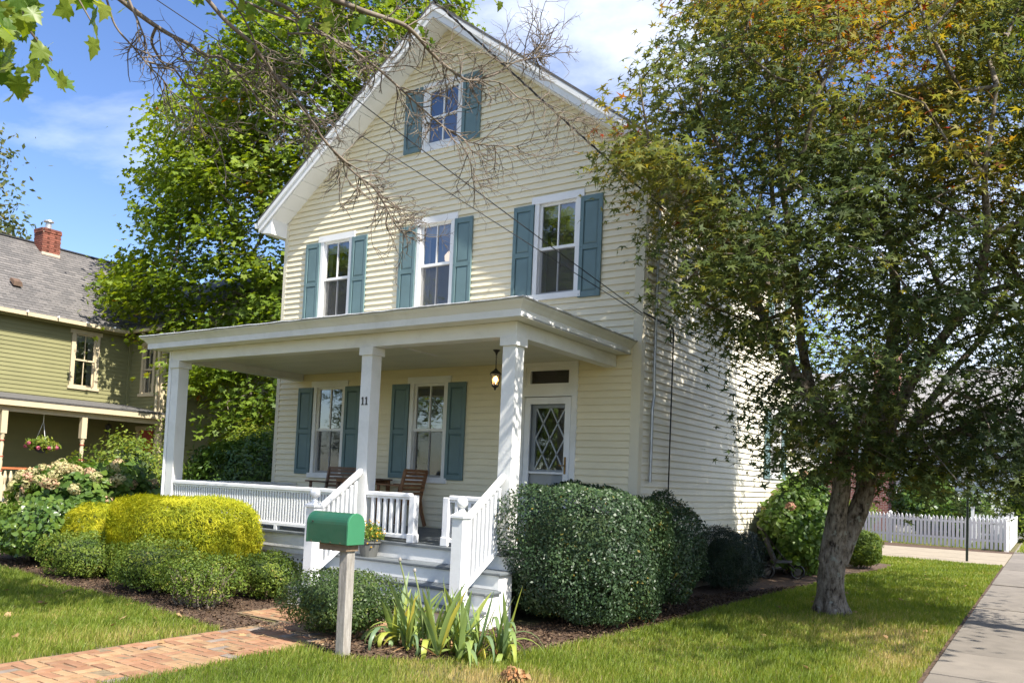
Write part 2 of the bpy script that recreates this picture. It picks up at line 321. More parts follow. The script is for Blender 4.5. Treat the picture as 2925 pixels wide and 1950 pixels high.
L_BOXD = leafmat('dark_boxwood_leaf', [(0.0, 0.030, 0.058, 0.018), (0.6, 0.070, 0.115, 0.028), (1.0, 0.16, 0.19, 0.04)], 0.28, 0.42, 0.35)
L_HOLLY = leafmat('holly_leaf', [(0.0, 0.022, 0.046, 0.020), (0.6, 0.044, 0.080, 0.030), (0.96, 0.078, 0.120, 0.040), (1.0, 0.22, 0.16, 0.03)], 0.15, 0.42, 0.35)
L_YEW = leafmat('yew_needle', [(0.012, 0.026, 0.013), (0.022, 0.042, 0.018)], 0.1, 0.5)
L_GOLD = leafmat('golden_thread_leaf', [(0.0, 0.13, 0.17, 0.012), (0.45, 0.34, 0.36, 0.02), (1.0, 0.60, 0.55, 0.04)], 0.42, 0.6, 0.15)
L_HYD = leafmat('hydrangea_leaf', [(0.05, 0.105, 0.02), (0.105, 0.18, 0.03), (0.17, 0.24, 0.04)], 0.38, 0.45)
L_BLOOM = leafmat('hydrangea_bloom', [(0.0, 0.34, 0.33, 0.14), (0.5, 0.48, 0.42, 0.22), (1.0, 0.50, 0.28, 0.20)], 0.25, 0.7, 0.1)
L_LAUREL = leafmat('laurel_leaf', [(0.042, 0.092, 0.018), (0.085, 0.15, 0.026), (0.17, 0.235, 0.04)], 0.3, 0.3, 0.5)
L_YSHRUB = leafmat('yellow_green_leaf', [(0.085, 0.145, 0.022), (0.18, 0.24, 0.033), (0.32, 0.33, 0.06)], 0.4, 0.45)
L_IRIS = leafmat('iris_leaf', [(0.0, 0.16, 0.24, 0.13), (0.5, 0.25, 0.33, 0.09), (0.85, 0.40, 0.42, 0.08), (1.0, 0.55, 0.46, 0.09)], 0.4, 0.4)
L_STRAW = leafmat('dry_leaf', [(0.26, 0.15, 0.07), (0.40, 0.27, 0.14), (0.34, 0.15, 0.06)], 0.2, 0.8, 0.1)
L_GRASS = leafmat('grass_blade', [(0.0, 0.075, 0.125, 0.016), (0.35, 0.15, 0.215, 0.026), (0.62, 0.23, 0.28, 0.04), (0.80, 0.36, 0.33, 0.09), (1.0, 0.52, 0.40, 0.17)], 0.45, 0.5, 0.3)
L_YELLOW = leafmat('yellow_petal', [(0.55, 0.33, 0.02), (0.65, 0.42, 0.03)], 0.3, 0.6)
L_PINK = leafmat('pink_petal', [(0.55, 0.10, 0.20), (0.60, 0.22, 0.28)], 0.3, 0.6)
L_CHIP = leafmat('mulch_chip', [(0.0, 0.045, 0.028, 0.018), (0.6, 0.11, 0.07, 0.045), (0.9, 0.24, 0.17, 0.10), (1.0, 0.40, 0.32, 0.18)], 0.0, 0.9, 0.1)
L_FARTREE = leafmat('far_tree_leaf', [(0.05, 0.085, 0.03), (0.11, 0.13, 0.04), (0.20, 0.17, 0.05)], 0.35, 0.6)

# ------------------------------------------------------------------ leaf scattering
def unit(v): return v/(np.linalg.norm(v, axis=-1, keepdims=True)+1e-9)
def scatter(T, TF, pos, nrm, size, rnd, fwd=None, spin=None):
    """copies of template T (k,3; x right, y along the leaf, z normal) -> V, F, face rnd"""
    n = len(pos); nrm = unit(nrm)
    ref = rng.normal(size=(n, 3)) if fwd is None else fwd
    a = unit(np.cross(ref, nrm)); b = np.cross(nrm, a)
    S = np.asarray(size).reshape(-1, 1, 1)*np.ones((n, 1, 1))
    V = pos[:, None, :]+S*(T[None, :, 0:1]*a[:, None]+T[None, :, 1:2]*b[:, None]+T[None, :, 2:3]*nrm[:, None])
    k = len(T); F = (TF[None]+(np.arange(n)*k)[:, None, None]).reshape(-1, TF.shape[1])
    return V.reshape(-1, 3), F, np.repeat(rnd, len(TF))
def star_template(angs, lens, notch, droop):
    P = [(0, 0, 0)]; F = []
    m = len(angs)
    edges = [angs[0]-(angs[1]-angs[0])/2]+[(angs[i]+angs[i+1])/2 for i in range(m-1)]+[angs[-1]+(angs[-1]-angs[-2])/2]
    for i, e in enumerate(edges):
        r = notch if 0 < i < m else notch*0.7
        P.append((r*math.sin(R(e)), r*math.cos(R(e)), -droop*r*r))
    for a, ln in zip(angs, lens): P.append((ln*math.sin(R(a)), ln*math.cos(R(a)), -droop*ln*ln))
    for i in range(m): F.append((0, 1+i, 2+m+i, 2+i))
    return np.array(P), np.array(F)
T_STAR = star_template([-105, -52, 0, 52, 105], [0.55, 0.85, 1.0, 0.85, 0.55], 0.27, 0.22)
T_MAPLE = star_template([-95, -48, 0, 48, 95], [0.55, 0.80, 0.9, 0.80, 0.55], 0.48, 0.18)
T_OVAL = (np.array([(0, 0, 0), (0.26, 0.5, 0.07), (0, 1.0, -0.05), (-0.26, 0.5, 0.07)]), np.array([(0, 1, 2, 3)]))
T_LONG = (np.array([(0, 0, 0), (0.17, 0.45, 0.05), (0, 1.0, -0.16), (-0.17, 0.45, 0.05)]), np.array([(0, 1, 2, 3)]))
T_BROAD = (np.array([(0, 0, 0), (0.30, 0.28, 0.05), (0.30, 0.62, 0.02), (0, 1.05, -0.15), (-0.30, 0.62, 0.02), (-0.30, 0.28, 0.05), (0, 0.45, -0.03)]), np.array([(0, 1, 6, 5), (1, 2, 4, 5), (2, 3, 4, 4)][:1]+[(1, 2, 6, 6)][:0]))
T_BROAD = (T_BROAD[0], np.array([(0, 1, 6, 5), (1, 2, 3, 6), (5, 6, 3, 4)]))
T_NEEDLE = (np.array([(-0.045, 0, 0), (0.045, 0, 0), (0.03, 0.6, 0.03), (-0.03, 0.6, 0.03)]), np.array([(0, 1, 2, 3)]))
T_THREAD = (np.array([(-0.08, 0, 0), (0.08, 0, 0), (0.085, 0.5, 0.06), (-0.085, 0.5, 0.06), (0.012, 1.0, -0.05), (-0.012, 1.0, -0.05)]), np.array([(0, 1, 2, 3), (3, 2, 4, 5)]))
T_PETAL = (np.array([(-0.4, -0.4, 0), (0.4, -0.4, 0.1), (0.4, 0.4, 0), (-0.4, 0.4, 0.1)]), np.array([(0, 1, 2, 3)]))

def in_poly(poly, x, y):
    poly = np.array(poly, float); n = len(poly); ins = np.zeros(len(x), bool); j = n-1
    for i in range(n):
        xi, yi = poly[i]; xj, yj = poly[j]
        c = ((yi > y) != (yj > y)) & (x < (xj-xi)*(y-yi)/(yj-yi+1e-12)+xi); ins ^= c; j = i
    return ins
def lump(D, k, seed, amp):
    r2 = np.random.default_rng(seed); out = np.zeros(len(D))
    for i in range(10):
        w = r2.normal(size=3)*k; out += np.sin(D@w+r2.uniform(0, 6.28))
    return 1+amp*out/3.2

def shrub(name, label, cat, ctr, rx, ry, z0, z1, tmpl, n, size, mat, group=None, pw=2.0, seed=1, amp=0.10, lk=3.5, depth=0.16, up=0.25, jit=0.6, stems=6, tilt=0, part='foliage', bloom=None, shape=None, stem_mat=None, core=True, taper=0.0, fwd_down=False, rz=0.0):
    """a shrub: leaf-sized faces spread through the outer layer of an uneven body, woody stems inside"""
    global rng
    keep = rng; rng = np.random.default_rng(seed*31+5)
    t = thing(name, label, cat, (ctr[0], ctr[1], 0), group)
    D = unit(rng.normal(size=(n, 3)))
    def body(D):
        rr = (np.abs(D[:, 0])**pw+np.abs(D[:, 1])**pw+np.abs(D[:, 2])**pw)**(-1/pw)
        return D*(rr*lump(D, lk, seed, amp)*lump(D, lk*3.1, seed+9, amp*0.5))[:, None]
    dep = 1-np.minimum(rng.exponential(depth, n), 0.75)
    Bd = body(D); Pp = Bd*dep[:, None]
    ch, hh = (z0+z1)/2, (z1-z0)/2
    def place(Q):
        s = 1+taper*Q[:, 2]
        x, y = Q[:, 0]*rx*s, Q[:, 1]*ry*s
        return np.stack([x*math.cos(rz)-y*math.sin(rz), x*math.sin(rz)+y*math.cos(rz), ch+Q[:, 2]*hh], 1)
    pos = place(Pp); ok = pos[:, 2] > 0.02
    nr = unit(place(D)-[0, 0, ch])+rng.normal(size=(n, 3))*jit+[0, 0, up]
    pos, nr, dd, D2 = pos[ok], nr[ok], dep[ok], D[ok]
    # clumps: tone varies slowly over the surface plus leaf by leaf
    tone = np.clip(0.45+0.22*(lump(D2, 6, seed+3, 1)-1)*1.0+rng.normal(size=len(pos))*0.18, 0, 1)
    fw = None
    if fwd_down: fw = -(unit(pos-[0, 0, ch])*[1, 1, .8]+[0, 0, -0.35]+rng.normal(size=pos.shape)*0.6); nr = unit(place(D2)-[0, 0, ch])+rng.normal(size=pos.shape)*0.4
    V, F, rn = scatter(*tmpl, pos, nr, size*rng.uniform(0.65, 1.25, len(pos)), tone, fwd=fw)
    link(part, raw_mesh(part, V, F, rn), mat, t)
    bb = B()
    for i in range(stems):
        a = rng.uniform(0, 6.28); q = rng.uniform(0.1, 0.4); e = rng.uniform(0.45, 0.75)
        p0 = np.array([rx*q*math.cos(a), ry*q*math.sin(a), -0.02]); p1 = np.array([rx*e*math.cos(a), ry*e*math.sin(a), z1*rng.uniform(0.55, 0.8)])
        mid = (p0*0.5+p1*0.5)+rng.normal(size=3)*0.04
        bb.tube([p0, mid, p1], [0.016, 0.012, 0.006], 5)
    if stems: bb.build('stem', stem_mat or M_STEM, t)
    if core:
        # solid lumpy core well inside the leaves, inner shade put into its dark green
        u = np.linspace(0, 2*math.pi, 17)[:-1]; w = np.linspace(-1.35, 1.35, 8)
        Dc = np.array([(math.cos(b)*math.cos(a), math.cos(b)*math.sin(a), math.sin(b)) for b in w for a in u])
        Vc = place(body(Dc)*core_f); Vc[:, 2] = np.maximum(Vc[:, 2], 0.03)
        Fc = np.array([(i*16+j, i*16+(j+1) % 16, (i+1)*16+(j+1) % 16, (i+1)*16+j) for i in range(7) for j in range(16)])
        link('shaded_foliage_core', raw_mesh('shaded_foliage_core', Vc, Fc, None, True), M_CORE, t)
    if bloom:
        bt, bn, bs, bm, petals = bloom
        Db = unit(rng.normal(size=(bn*4, 3))+[0, -0.5, 0.5])[:bn]
        for i in range(bn):
            c = place(body(Db[i:i+1])*1.02)[0]
            if c[2] < z0+0.25*(z1-z0): continue
            q = unit(rng.normal(size=(petals, 3))); pp = c+q*np.array([bs, bs, bs*0.85])*rng.uniform(0.75, 1.0, (petals, 1))
            V, F, rn = scatter(*T_PETAL, pp, q+rng.normal(size=q.shape)*0.3, bs*0.36*rng.uniform(0.7, 1.2, petals), np.clip(rng.normal(rng.uniform(0.15, 0.85), 0.15)+rng.normal(size=petals)*0.12, 0, 1))
            link(bt, raw_mesh(bt, V, F, rn), bm, t)
    rng = keep
    return t
core_f = 0.62

# ------------------------------------------------------------------ tree skeletons
def grow(stems, att, seg=0.45, bias=0.35, noise=0.12, seed=3):
    """stems: list of polylines (arrays) already grown; att: points the twigs must reach -> nodes, parents"""
    r2 = np.random.default_rng(seed)
    nodes = []; par = []; plen = []
    for st in stems:
        for i, p in enumerate(st['p']):
            if i == 0 and st.get('join') is not None:
                d = [np.linalg.norm(np.array(q)-p) for q in nodes]; j = int(np.argmin(d)); last = j; 
            if i == 0 and st.get('join') is None: nodes.append(np.array(p, float)); par.append(-1); plen.append(0.); last = len(nodes)-1
            elif i > 0 or st.get('join') is not None:
                nodes.append(np.array(p, float)); par.append(last); plen.append(plen[last]+np.linalg.norm(nodes[-1]-nodes[last])); last = len(nodes)-1
    n0 = len(nodes)
    arr = np.array(nodes); order = np.argsort([np.min(np.linalg.norm(arr-a, axis=1)) for a in att])
    cap = n0+len(att)*30; NB = np.zeros((cap, 3)); NB[:n0] = arr; PL = np.zeros(cap); PL[:n0] = plen; cnt = n0; tips = []
    for ai in order:
        a = att[ai]; d = np.linalg.norm(NB[:cnt]-a, axis=1)+bias*PL[:cnt]*0.5
        lo = NB[:cnt, 2] > a[2]+0.6; d = d+lo*0.5
        j = int(np.argmin(d)); p = NB[j].copy(); D = np.linalg.norm(a-p); k = max(1, int(D/seg)); last = j
        perp = r2.normal(size=3)*noise*D; perp[2] = abs(perp[2])*0.8
        for s in range(1, k+1):
            f = s/k; q = p+(a-p)*f+perp*math.sin(math.pi*f)+(r2.normal(size=3)*0.03 if s < k else 0)
            NB[cnt] = q; PL[cnt] = PL[last]+np.linalg.norm(q-NB[last]); par.append(last); last = cnt; cnt += 1
        tips.append(last)
    load = np.zeros(cnt); load[tips] = 1
    for i in range(cnt-1, n0-1, -1): load[par[i]] += load[i]
    for i in range(n0-1, 0, -1):
        if par[i] >= 0: load[par[i]] += load[i]
    return NB[:cnt], par, load, n0, tips
def frusta(nodes, par, rad, idx, n=5):
    """tapered pieces for the edges idx"""
    idx = np.array([i for i in idx if par[i] >= 0]); A = nodes[[par[i] for i in idx]]; Bq = nodes[idx]; ra = np.minimum(rad[[par[i] for i in idx]], rad[idx]*1.6); rb = rad[idx]
    t = unit(Bq-A); ref = np.where(np.abs(t[:, 2:3]) < 0.9, [[0, 0, 1.]], [[1., 0, 0]]); a = unit(np.cross(t, ref)); c = np.cross(t, a)
    A = A-t*ra[:, None]*0.3
    an = np.arange(n)*2*math.pi/n; cs, sn = np.cos(an)[None, :, None], np.sin(an)[None, :, None]
    ring = cs*a[:, None]+sn*c[:, None]
    V = np.concatenate([A[:, None]+ring*ra[:, None, None], Bq[:, None]+ring*rb[:, None, None]], 1).reshape(-1, 3)
    k = np.arange(n); q = np.stack([k, (k+1) % n, (k+1) % n+n, k+n], 1)
    F = (q[None]+(np.arange(len(idx))*2*n)[:, None, None]).reshape(-1, 4)
    return V, F
def sample_px(poly, n, gaps, depth_c, half, ok=None, seed=1, side_bias=0.0):
    """points inside a traced outline, spread through the depth of the crown"""
    r2 = np.random.default_rng(seed); P = np.array(poly); out = []
    x0, y0 = P.min(0); x1, y1 = P.max(0); cx, cy = (x0+x1)/2, (y0+y1)/2
    while len(out) < n:
        x = r2.uniform(x0, x1, 400); y = r2.uniform(y0, y1, 400); keep = in_poly(poly, x, y)
        for gx, gy, gr, gs, pr in gaps: keep &= ~((((x-gx)/gr)**2+((y-gy)/gs)**2 < 1) & (r2.uniform(size=400) < pr))
        for a, b in zip(x[keep], y[keep]):
            dc = depth_c(a, b) if callable(depth_c) else depth_c; h = half(a, b) if callable(half) else half
            z = dc+h*r2.uniform(-1, 1)
            p = px(a, b, z)
            if ok is None or ok(p): out.append(p)
            if len(out) >= n: break
    return np.array(out)

# ================================================================== ground
def flat(name, poly, z, mat, label=None, cat=None, kind='structure', group=None):
    b = B(); b.poly([(x, y, z) for x, y in poly]); o = b.build(name, mat)
    return tag(o, label, cat, group, kind)
flat('ground', [(-300, -300), (300, -300), (300, 300), (-300, 300)], 0.0, M_SOIL, 'lawn soil and turf reaching to the horizon', 'ground')
flat('road', [(7.4, -300), (15.5, -300), (15.5, 300), (7.4, 300)], 0.004, M_ASPH, 'asphalt side street beyond the sidewalk', 'road')
flat('front_street', [(-300, -24), (7.39, -24), (7.39, -16), (-300, -16)], 0.006, M_ASPH, 'asphalt street in front of the house', 'road')
# sidewalk: separate slabs, slightly uneven
sw = thing('sidewalk', 'concrete slab sidewalk running beside the lawn', 'sidewalk', (4.5, 5, 0)); sw['kind'] = 'structure'
SWX0, SWX1 = 3.87, 5.25
joints = [-14.0, -12.5, -11.0, -9.45, -7.9, -6.4, -4.95, -3.45, -1.95, -0.62, 1.15, 2.45, 3.75, 5.0, 6.4, 7.9, 9.4, 10.9, 12.2, 13.5, 15.2, 16.9, 18.6, 20.2, 21.8, 23.4, 25, 26.6, 28.2, 30, 32, 34, 36]
for i in range(len(joints)-1):
    y0, y1 = joints[i]+0.006, joints[i+1]-0.006; dz = random.uniform(-0.008, 0.012); tl = random.uniform(-0.008, 0.008)
    b = B(); b.hexa([(SWX0-4.5+random.uniform(-.015, .015), y0-5, -0.05), (SWX1-4.5, y0-5, -0.05), (SWX1-4.5, y1-5, -0.05), (SWX0-4.5+random.uniform(-.015, .015), y1-5, -0.05),
                     (SWX0-4.5, y0-5, 0.022+dz), (SWX1-4.5, y0-5, 0.022+dz+tl), (SWX1-4.5, y1-5, 0.022+dz-tl), (SWX0-4.5, y1-5, 0.022+dz)])
    b.build('slab', M_CONC, sw, bevel=0.006)
b = B(); b.box(SWX0-0.05, SWX0+0.01, -14, 13.4, -0.03, 0.008); tag(b.build('soil_edge', M_MULCH), kind='structure', label='bare soil edge cut between lawn and sidewalk', cat='soil')
b = B(); b.box(7.2, 7.39, -300, 300, -0.05, 0.13); tag(b.build('kerb', M_CONC), kind='structure', label='concrete kerb of the side street', cat='kerb')
# driveway
dv = thing('driveway', 'pale concrete driveway in front of the picket fence', 'driveway', (0, 16, 0)); dv['kind'] = 'structure'
for (ya, yb, xa, xb) in [(13.65, 15.6, -9, 3.85), (15.64, 17.6, -9, 3.85), (17.64, 19.5, -9, 3.85)]:
    b = B(); b.box(xa, xb, ya-16, yb-16, -0.05, 0.012); b.build('slab', M_DRIVE, dv)
BED_R = [(-0.35, -3.56), (-0.35, -4.3), (-0.98, -4.6), (-0.96, -5.1), (-0.34, -5.2), (0.26, -4.72), (0.62, -3.95), (0.76, -3.5), (0.89, -2.48), (0.99, -1.06), (1.01, 0.43), (1.14, 2.19), (1.26, 4.46), (1.45, 7.2), (1.7, 9.5), (1.75, 11), (0, 11.2), (0, 0), (0, -2.6), (-0.2, -2.7)]
BED_L = [(-13.5, -3.6), (-9.5, -4.3), (-8.1, -4.42), (-6.4, -4.64), (-4.66, -4.78), (-3.07, -4.98), (-2.05, -5.12), (-1.95, -4.5), (-2.75, -4.42), (-2.8, -3.5), (-3.0, -2.6), (-7.2, -2.6), (-7.5, 0), (-7.5, 4), (-13.5, 4)]
BED_F = [(-8, 19.52), (3.86, 19.52), (3.9, 20.3), (3.9, 20.9), (3.7, 20.95), (-8, 23.0)]
for nm, p, lb in (('mulch_bed', BED_R, 'dark mulch bed along the side wall'), ('mulch_bed', BED_L, 'dark mulch bed in front of the porch'), ('mulch_bed', BED_F, 'narrow mulch strip under the picket fence')):
    flat(nm, p, 0.010, M_MULCH, lb, 'mulch bed')
# mulch chips, too many to count
def chips(poly, n, seed, name, lb):
    r2 = np.random.default_rng(seed); P = np.array(poly); x0, y0 = P.min(0); x1, y1 = P.max(0)
    x = r2.uniform(x0, x1, n*3); y = r2.uniform(y0, y1, n*3); k = in_poly(poly, x, y); x, y = x[k][:n], y[k][:n]; m = len(x)
    pos = np.stack([x, y, 0.014+r2.uniform(0, 0.018, m)], 1)
    V, F, rn = scatter(T_LONG[0]*[1.3, 1, 1], T_LONG[1], pos, np.array([0, 0, 1.])+r2.normal(size=(m, 3))*0.45, r2.uniform(0.015, 0.055, m), np.clip(r2.beta(1.3, 2.2, m), 0, 1))
    tag(link(name, raw_mesh(name, V, F, rn), L_CHIP), lb, 'mulch', kind='stuff')
chips([q for q in BED_R if q[1] < 6], 11000, 5, 'mulch_chips', 'shredded bark chips on the bed by the hedge')
chips([(-9.5, -4.3), (-8.1, -4.42), (-6.4, -4.64), (-4.66, -4.78), (-3.07, -4.98), (-2.05, -5.12), (-1.95, -4.5), (-2.75, -4.42), (-2.8, -3.5), (-3.0, -2.7), (-9, -2.7)], 11000, 6, 'mulch_chips', 'shredded bark chips on the bed under the boxwoods')
# brick path: paired basket weave, every brick its own piece
pathm = thing('brick_path', 'red and tan clay brick path leading to the porch steps', 'path', (-1.5, -5, 0)); pathm['kind'] = 'structure'
bl, bw = 0.200, 0.098
bmh = {}
for key, (sx, sy) in dict(h=(bl-.006, bw-.006), v=(bw-.006, bl-.006)).items():
    b = B(); c = 0.004
    b.hexa([(-sx/2, -sy/2, -.05), (sx/2, -sy/2, -.05), (sx/2, sy/2, -.05), (-sx/2, sy/2, -.05), (-sx/2+c, -sy/2+c, .018), (sx/2-c, -sy/2+c, .018), (sx/2-c, sy/2-c, .018), (-sx/2+c, sy/2-c, .018)])
    bmh[key] = [b.mesh('brick'), b.mesh('brick'), b.mesh('brick')]
    for me, mt in zip(bmh[key], (M_PAVER, M_PAVER2, M_PAVER3)): me.materials.append(mt)
def lay(key, x, y):
    me = bmh[key][random.choices((0, 1, 2), (0.50, 0.43, 0.07))[0]]
    o = bpy.data.objects.new('brick', me); C.objects.link(o); o.parent = pathm
    o.location = (x+1.5, y+5, random.uniform(-.006, .005)); o.rotation_euler = (random.uniform(-.02, .02), random.uniform(-.02, .02), random.uniform(-.02, .02))
nb_ = 0
for j in range(0, 32):
    for i in range(-4, 12):
        x0 = -1.93+i*0.2; y0 = -3.56-0.2*(j+1); xc, yc = x0+.1, y0+.1
        main = -1.94 < xc < -0.96 and yc > -8.3
        land = -2.78 < xc < -0.36 and yc > -4.36
        if not (main or land): continue
        if (i+j) % 2: lay('h', xc, y0+.05); lay('h', xc, y0+.15)
        else: lay('v', x0+.05, yc); lay('v', x0+.15, yc)
for k in range(20):
    lay('v', -1.985, -4.5-0.203*k)
flat('path_sand', [(-2.8, -3.5), (-0.33, -3.5), (-0.33, -4.38), (-0.94, -4.38), (-0.94, -8.5), (-2.06, -8.5), (-2.06, -4.38), (-2.8, -4.38)], 0.0125, M_SAND, 'sand joints between the path bricks', 'sand')

# ================================================================== the yellow house
house = thing('yellow_house', 'two storey cream clapboard house with teal shutters and white front porch', 'house', (0, 0, 0))
FR = Frame((0, 0, 0), (1, 0, 0), (0, -1, 0)); SD = Frame((0, 0, 0), (0, 1, 0), (1, 0, 0)); LS = Frame((-7.46, 0, 0), (0, 1, 0), (-1, 0, 0)); BK = Frame((0, 8.09, 0), (1, 0, 0), (0, 1, 0))
W0, W1, HC, SL, APEX, EXPO = -7.46, 0.0, -3.73, 0.76, 9.37, 0.1016
SOFF = 0.22
def zsoff(x): return APEX-SOFF-SL*abs(x-HC)
def cut(x0, x1, holes):
    segs = [(x0, x1)]
    for a, b_ in holes:
        out = []
        for s, e in segs:
            if b_ <= s or a >= e: out.append((s, e)); continue
            if a > s: out.append((s, a))
            if b_ < e: out.append((b_, e))
        segs = out
    return segs
OPEN_F = [(-6.08-.40, -6.08+.40, 4.36, 5.93), (-3.77-.40, -3.77+.40, 4.36, 5.93), (-1.43-.40, -1.43+.40, 4.36, 5.93),
          (-6.05-.40, -6.05+.40, 1.53, 3.24), (-3.75-.40, -3.75+.40, 1.53, 3.24), (-4.17, -3.34, 7.11, 8.26), (-1.95, -0.975, 0.7, 3.42)]
OPEN_S = [(6.35, 7.15, 1.90, 3.3), (6.35, 7.15, 4.36, 5.93)]
def siding(fr, u0, u1, zlo, zhi, off, openings, mat, parent, gable=None, expo=EXPO, proud=0.024, name='siding_board', grp=None):
    z = zlo-((zlo-off) % expo)
    while z < zhi:
        zt = min(z+expo, zhi+0.05)
        holes = [(a-.005, b_+.005) for a, b_, c, d in openings if c < (z+zt)/2 < d]
        for s, e in cut(u0, u1, holes):
            sb, eb, st, et = s, e, s, e
            if gable:
                hw = (gable-z)/SL; hw2 = (gable-zt)/SL
                if hw <= 0.02: continue
                hw2 = max(hw2, 0.0)
                sb, eb, st, et = max(s, HC-hw), min(e, HC+hw), max(s, HC-hw2), min(e, HC+hw2)
                if sb >= eb-0.01: continue
                if st > et: st = et = min(max((st+et)/2, sb), eb)
            prf = [(0, -.014, .002), (0, proud-.007, .002), (0, proud-.007, -.010), (0, proud, -.010), (0, proud-.001, .0), (1, .0, zt-z), (1, -.014, zt-z)]
            bb = B(fr); bb.prism([((st if k_ else sb), d_, z+q_) for k_, d_, q_ in prf], [((et if k_ else eb), d_, z+q_) for k_, d_, q_ in prf]); bb.build(name, mat, parent)
        z += expo
siding(FR, W0+.04, W1-.11, 0.72, 9.1, 0.016, OPEN_F, M_SIDING, house, gable=APEX-SOFF)
siding(SD, 0.09, 8.03, 0.45, 6.28, 0.095, OPEN_S, M_SIDING_S, house)
b = B(); b.box(W0+.35, W1-.35, .35, 7.8, .4, 6.0); b.prism([(W0+.5, .35, 6), (W1-.5, .35, 6), (HC, .35, 8.6)], [(W0+.5, 7.8, 6), (W1-.5, 7.8, 6), (HC, 7.8, 8.6)]); b.build('dim_room_box', M_INTERIOR, house)
b = B(LS); b.box(0, 8.09, -0.01, 0.01, .3, 6.28); b.build('left_wall', M_SIDING, house)
b = B(BK); b.box(W0, 0, -0.01, 0.01, .3, 6.28); b.fr = None; b.prism([(W0, 8.09, 6.28), (W1, 8.09, 6.28), (HC, 8.09, 9.1)], [(W0, 8.11, 6.28), (W1, 8.11, 6.28), (HC, 8.11, 9.1)]); b.build('back_wall', M_SIDING_S, house)
b = B(); b.box(W0+.02, W1-.02, .02, 8.05, -0.1, .72); b.build('foundation', M_CONC, house)
for (x0, x1, m_) in ((W0-.012, W0+.075, M_CORNER), (-.115, .022, M_CORNER)):
    b = B(); b.box(x0, x1, -.022, .02, .5, 6.30); b.build('corner_board', m_, house)
b = B(); b.box(-.02, .0225, .02, .095, .45, 6.28); b.build('corner_board', M_CORNER, house)
b = B(); b.box(-.02, .022, 8.02, 8.112, .45, 6.28); b.build('corner_board', M_CORNER, house)

# main roof, rake boards, soffit panels
OH = 0.42; xe = 0.31
def zt_(x): return APEX-SL*abs(x-HC)
for s in (-1, 1):
    xo = HC+s*(3.73+xe)
    b = B(); b.hexa([(HC, -OH-.03, APEX), (xo, -OH-.03, zt_(xo)), (xo, 8.4, zt_(xo)), (HC, 8.4, APEX), (HC, -OH-.03, APEX+.05), (xo+s*.02, -OH-.03, zt_(xo)+.03), (xo+s*.02, 8.4, zt_(xo)+.03), (HC, 8.4, APEX+.05)])
    b.build('roof_slope', M_ROOF, house)
    b = B(); q = lambda x, dz: zt_(x)-dz
    b.hexa([(HC, -OH, q(HC, .205)), (xo, -OH, q(xo, .205)), (xo, -OH+.025, q(xo, .205)), (HC, -OH+.025, q(HC, .205)), (HC, -OH, q(HC, .002)), (xo, -OH, q(xo, .002)), (xo, -OH+.025, q(xo, .002)), (HC, -OH+.025, q(HC, .002))])
    b.build('rake_fascia', M_TRIM, house)
    b = B(); b.hexa([(HC, -OH-.028, q(HC, .085)), (xo, -OH-.028, q(xo, .085)), (xo, -OH+.0, q(xo, .10)), (HC, -OH+.0, q(HC, .10)), (HC, -OH-.028, q(HC, .0)), (xo, -OH-.028, q(xo, .0)), (xo, -OH+.0, q(xo, .0)), (HC, -OH+.0, q(HC, .0))])
    b.build('rake_moulding', M_TRIM, house)
    npan = 14
    for k in range(npan):
        xa = HC+s*(3.73*k/npan+.004); xb = HC+s*(3.73*(k+1)/npan-.004); b = B()
        b.hexa([(xa, -OH+.026, q(xa, SOFF)), (xb, -OH+.026, q(xb, SOFF)), (xb, .02, q(xb, SOFF)), (xa, .02, q(xa, SOFF)), (xa, -OH+.026, q(xa, SOFF-.012)), (xb, -OH+.026, q(xb, SOFF-.012)), (xb, .02, q(xb, SOFF-.012)), (xa, .02, q(xa, SOFF-.012))])
        b.build('soffit_panel', M_TRIM, house)
    # boxed eave with return, and gutter
    xi = HC+s*3.73
    b = B(); z0 = zt_(xo)-.235
    b.prism([(xi-s*.02, -OH+.03, z0-.02), (xo-s*.03, -OH+.03, z0+.03), (xo-s*.03, -OH+.03, zt_(xo)-.01), (xi-s*.02, -OH+.03, zt_(xi)-.2)], [(xi-s*.02, 8.3, z0-.02), (xo-s*.03, 8.3, z0+.03), (xo-s*.03, 8.3, zt_(xo)-.01), (xi-s*.02, 8.3, zt_(xi)-.2)])
    b.build('eave_box', M_TRIM, house)
    b = B(); gx = xo+s*.005
    b.prism([(gx, -OH-.02, zt_(xo)-.12), (gx+s*.07, -OH-.02, zt_(xo)-.12), (gx+s*.11, -OH-.02, zt_(xo)-.02), (gx, -OH-.02, zt_(xo)-.02)], [(gx, 8.35, zt_(xo)-.12), (gx+s*.07, 8.35, zt_(xo)-.12), (gx+s*.11, 8.35, zt_(xo)-.02), (gx, 8.35, zt_(xo)-.02)])
    b.build('gutter', M_TRIM, house)
b = B(); b.tube([(W0-.06, .05, 6.2), (W0-.045, .05, 5.9), (W0-.045, .05, .4)], .035, 8); b.build('downspout', M_TAN, house)

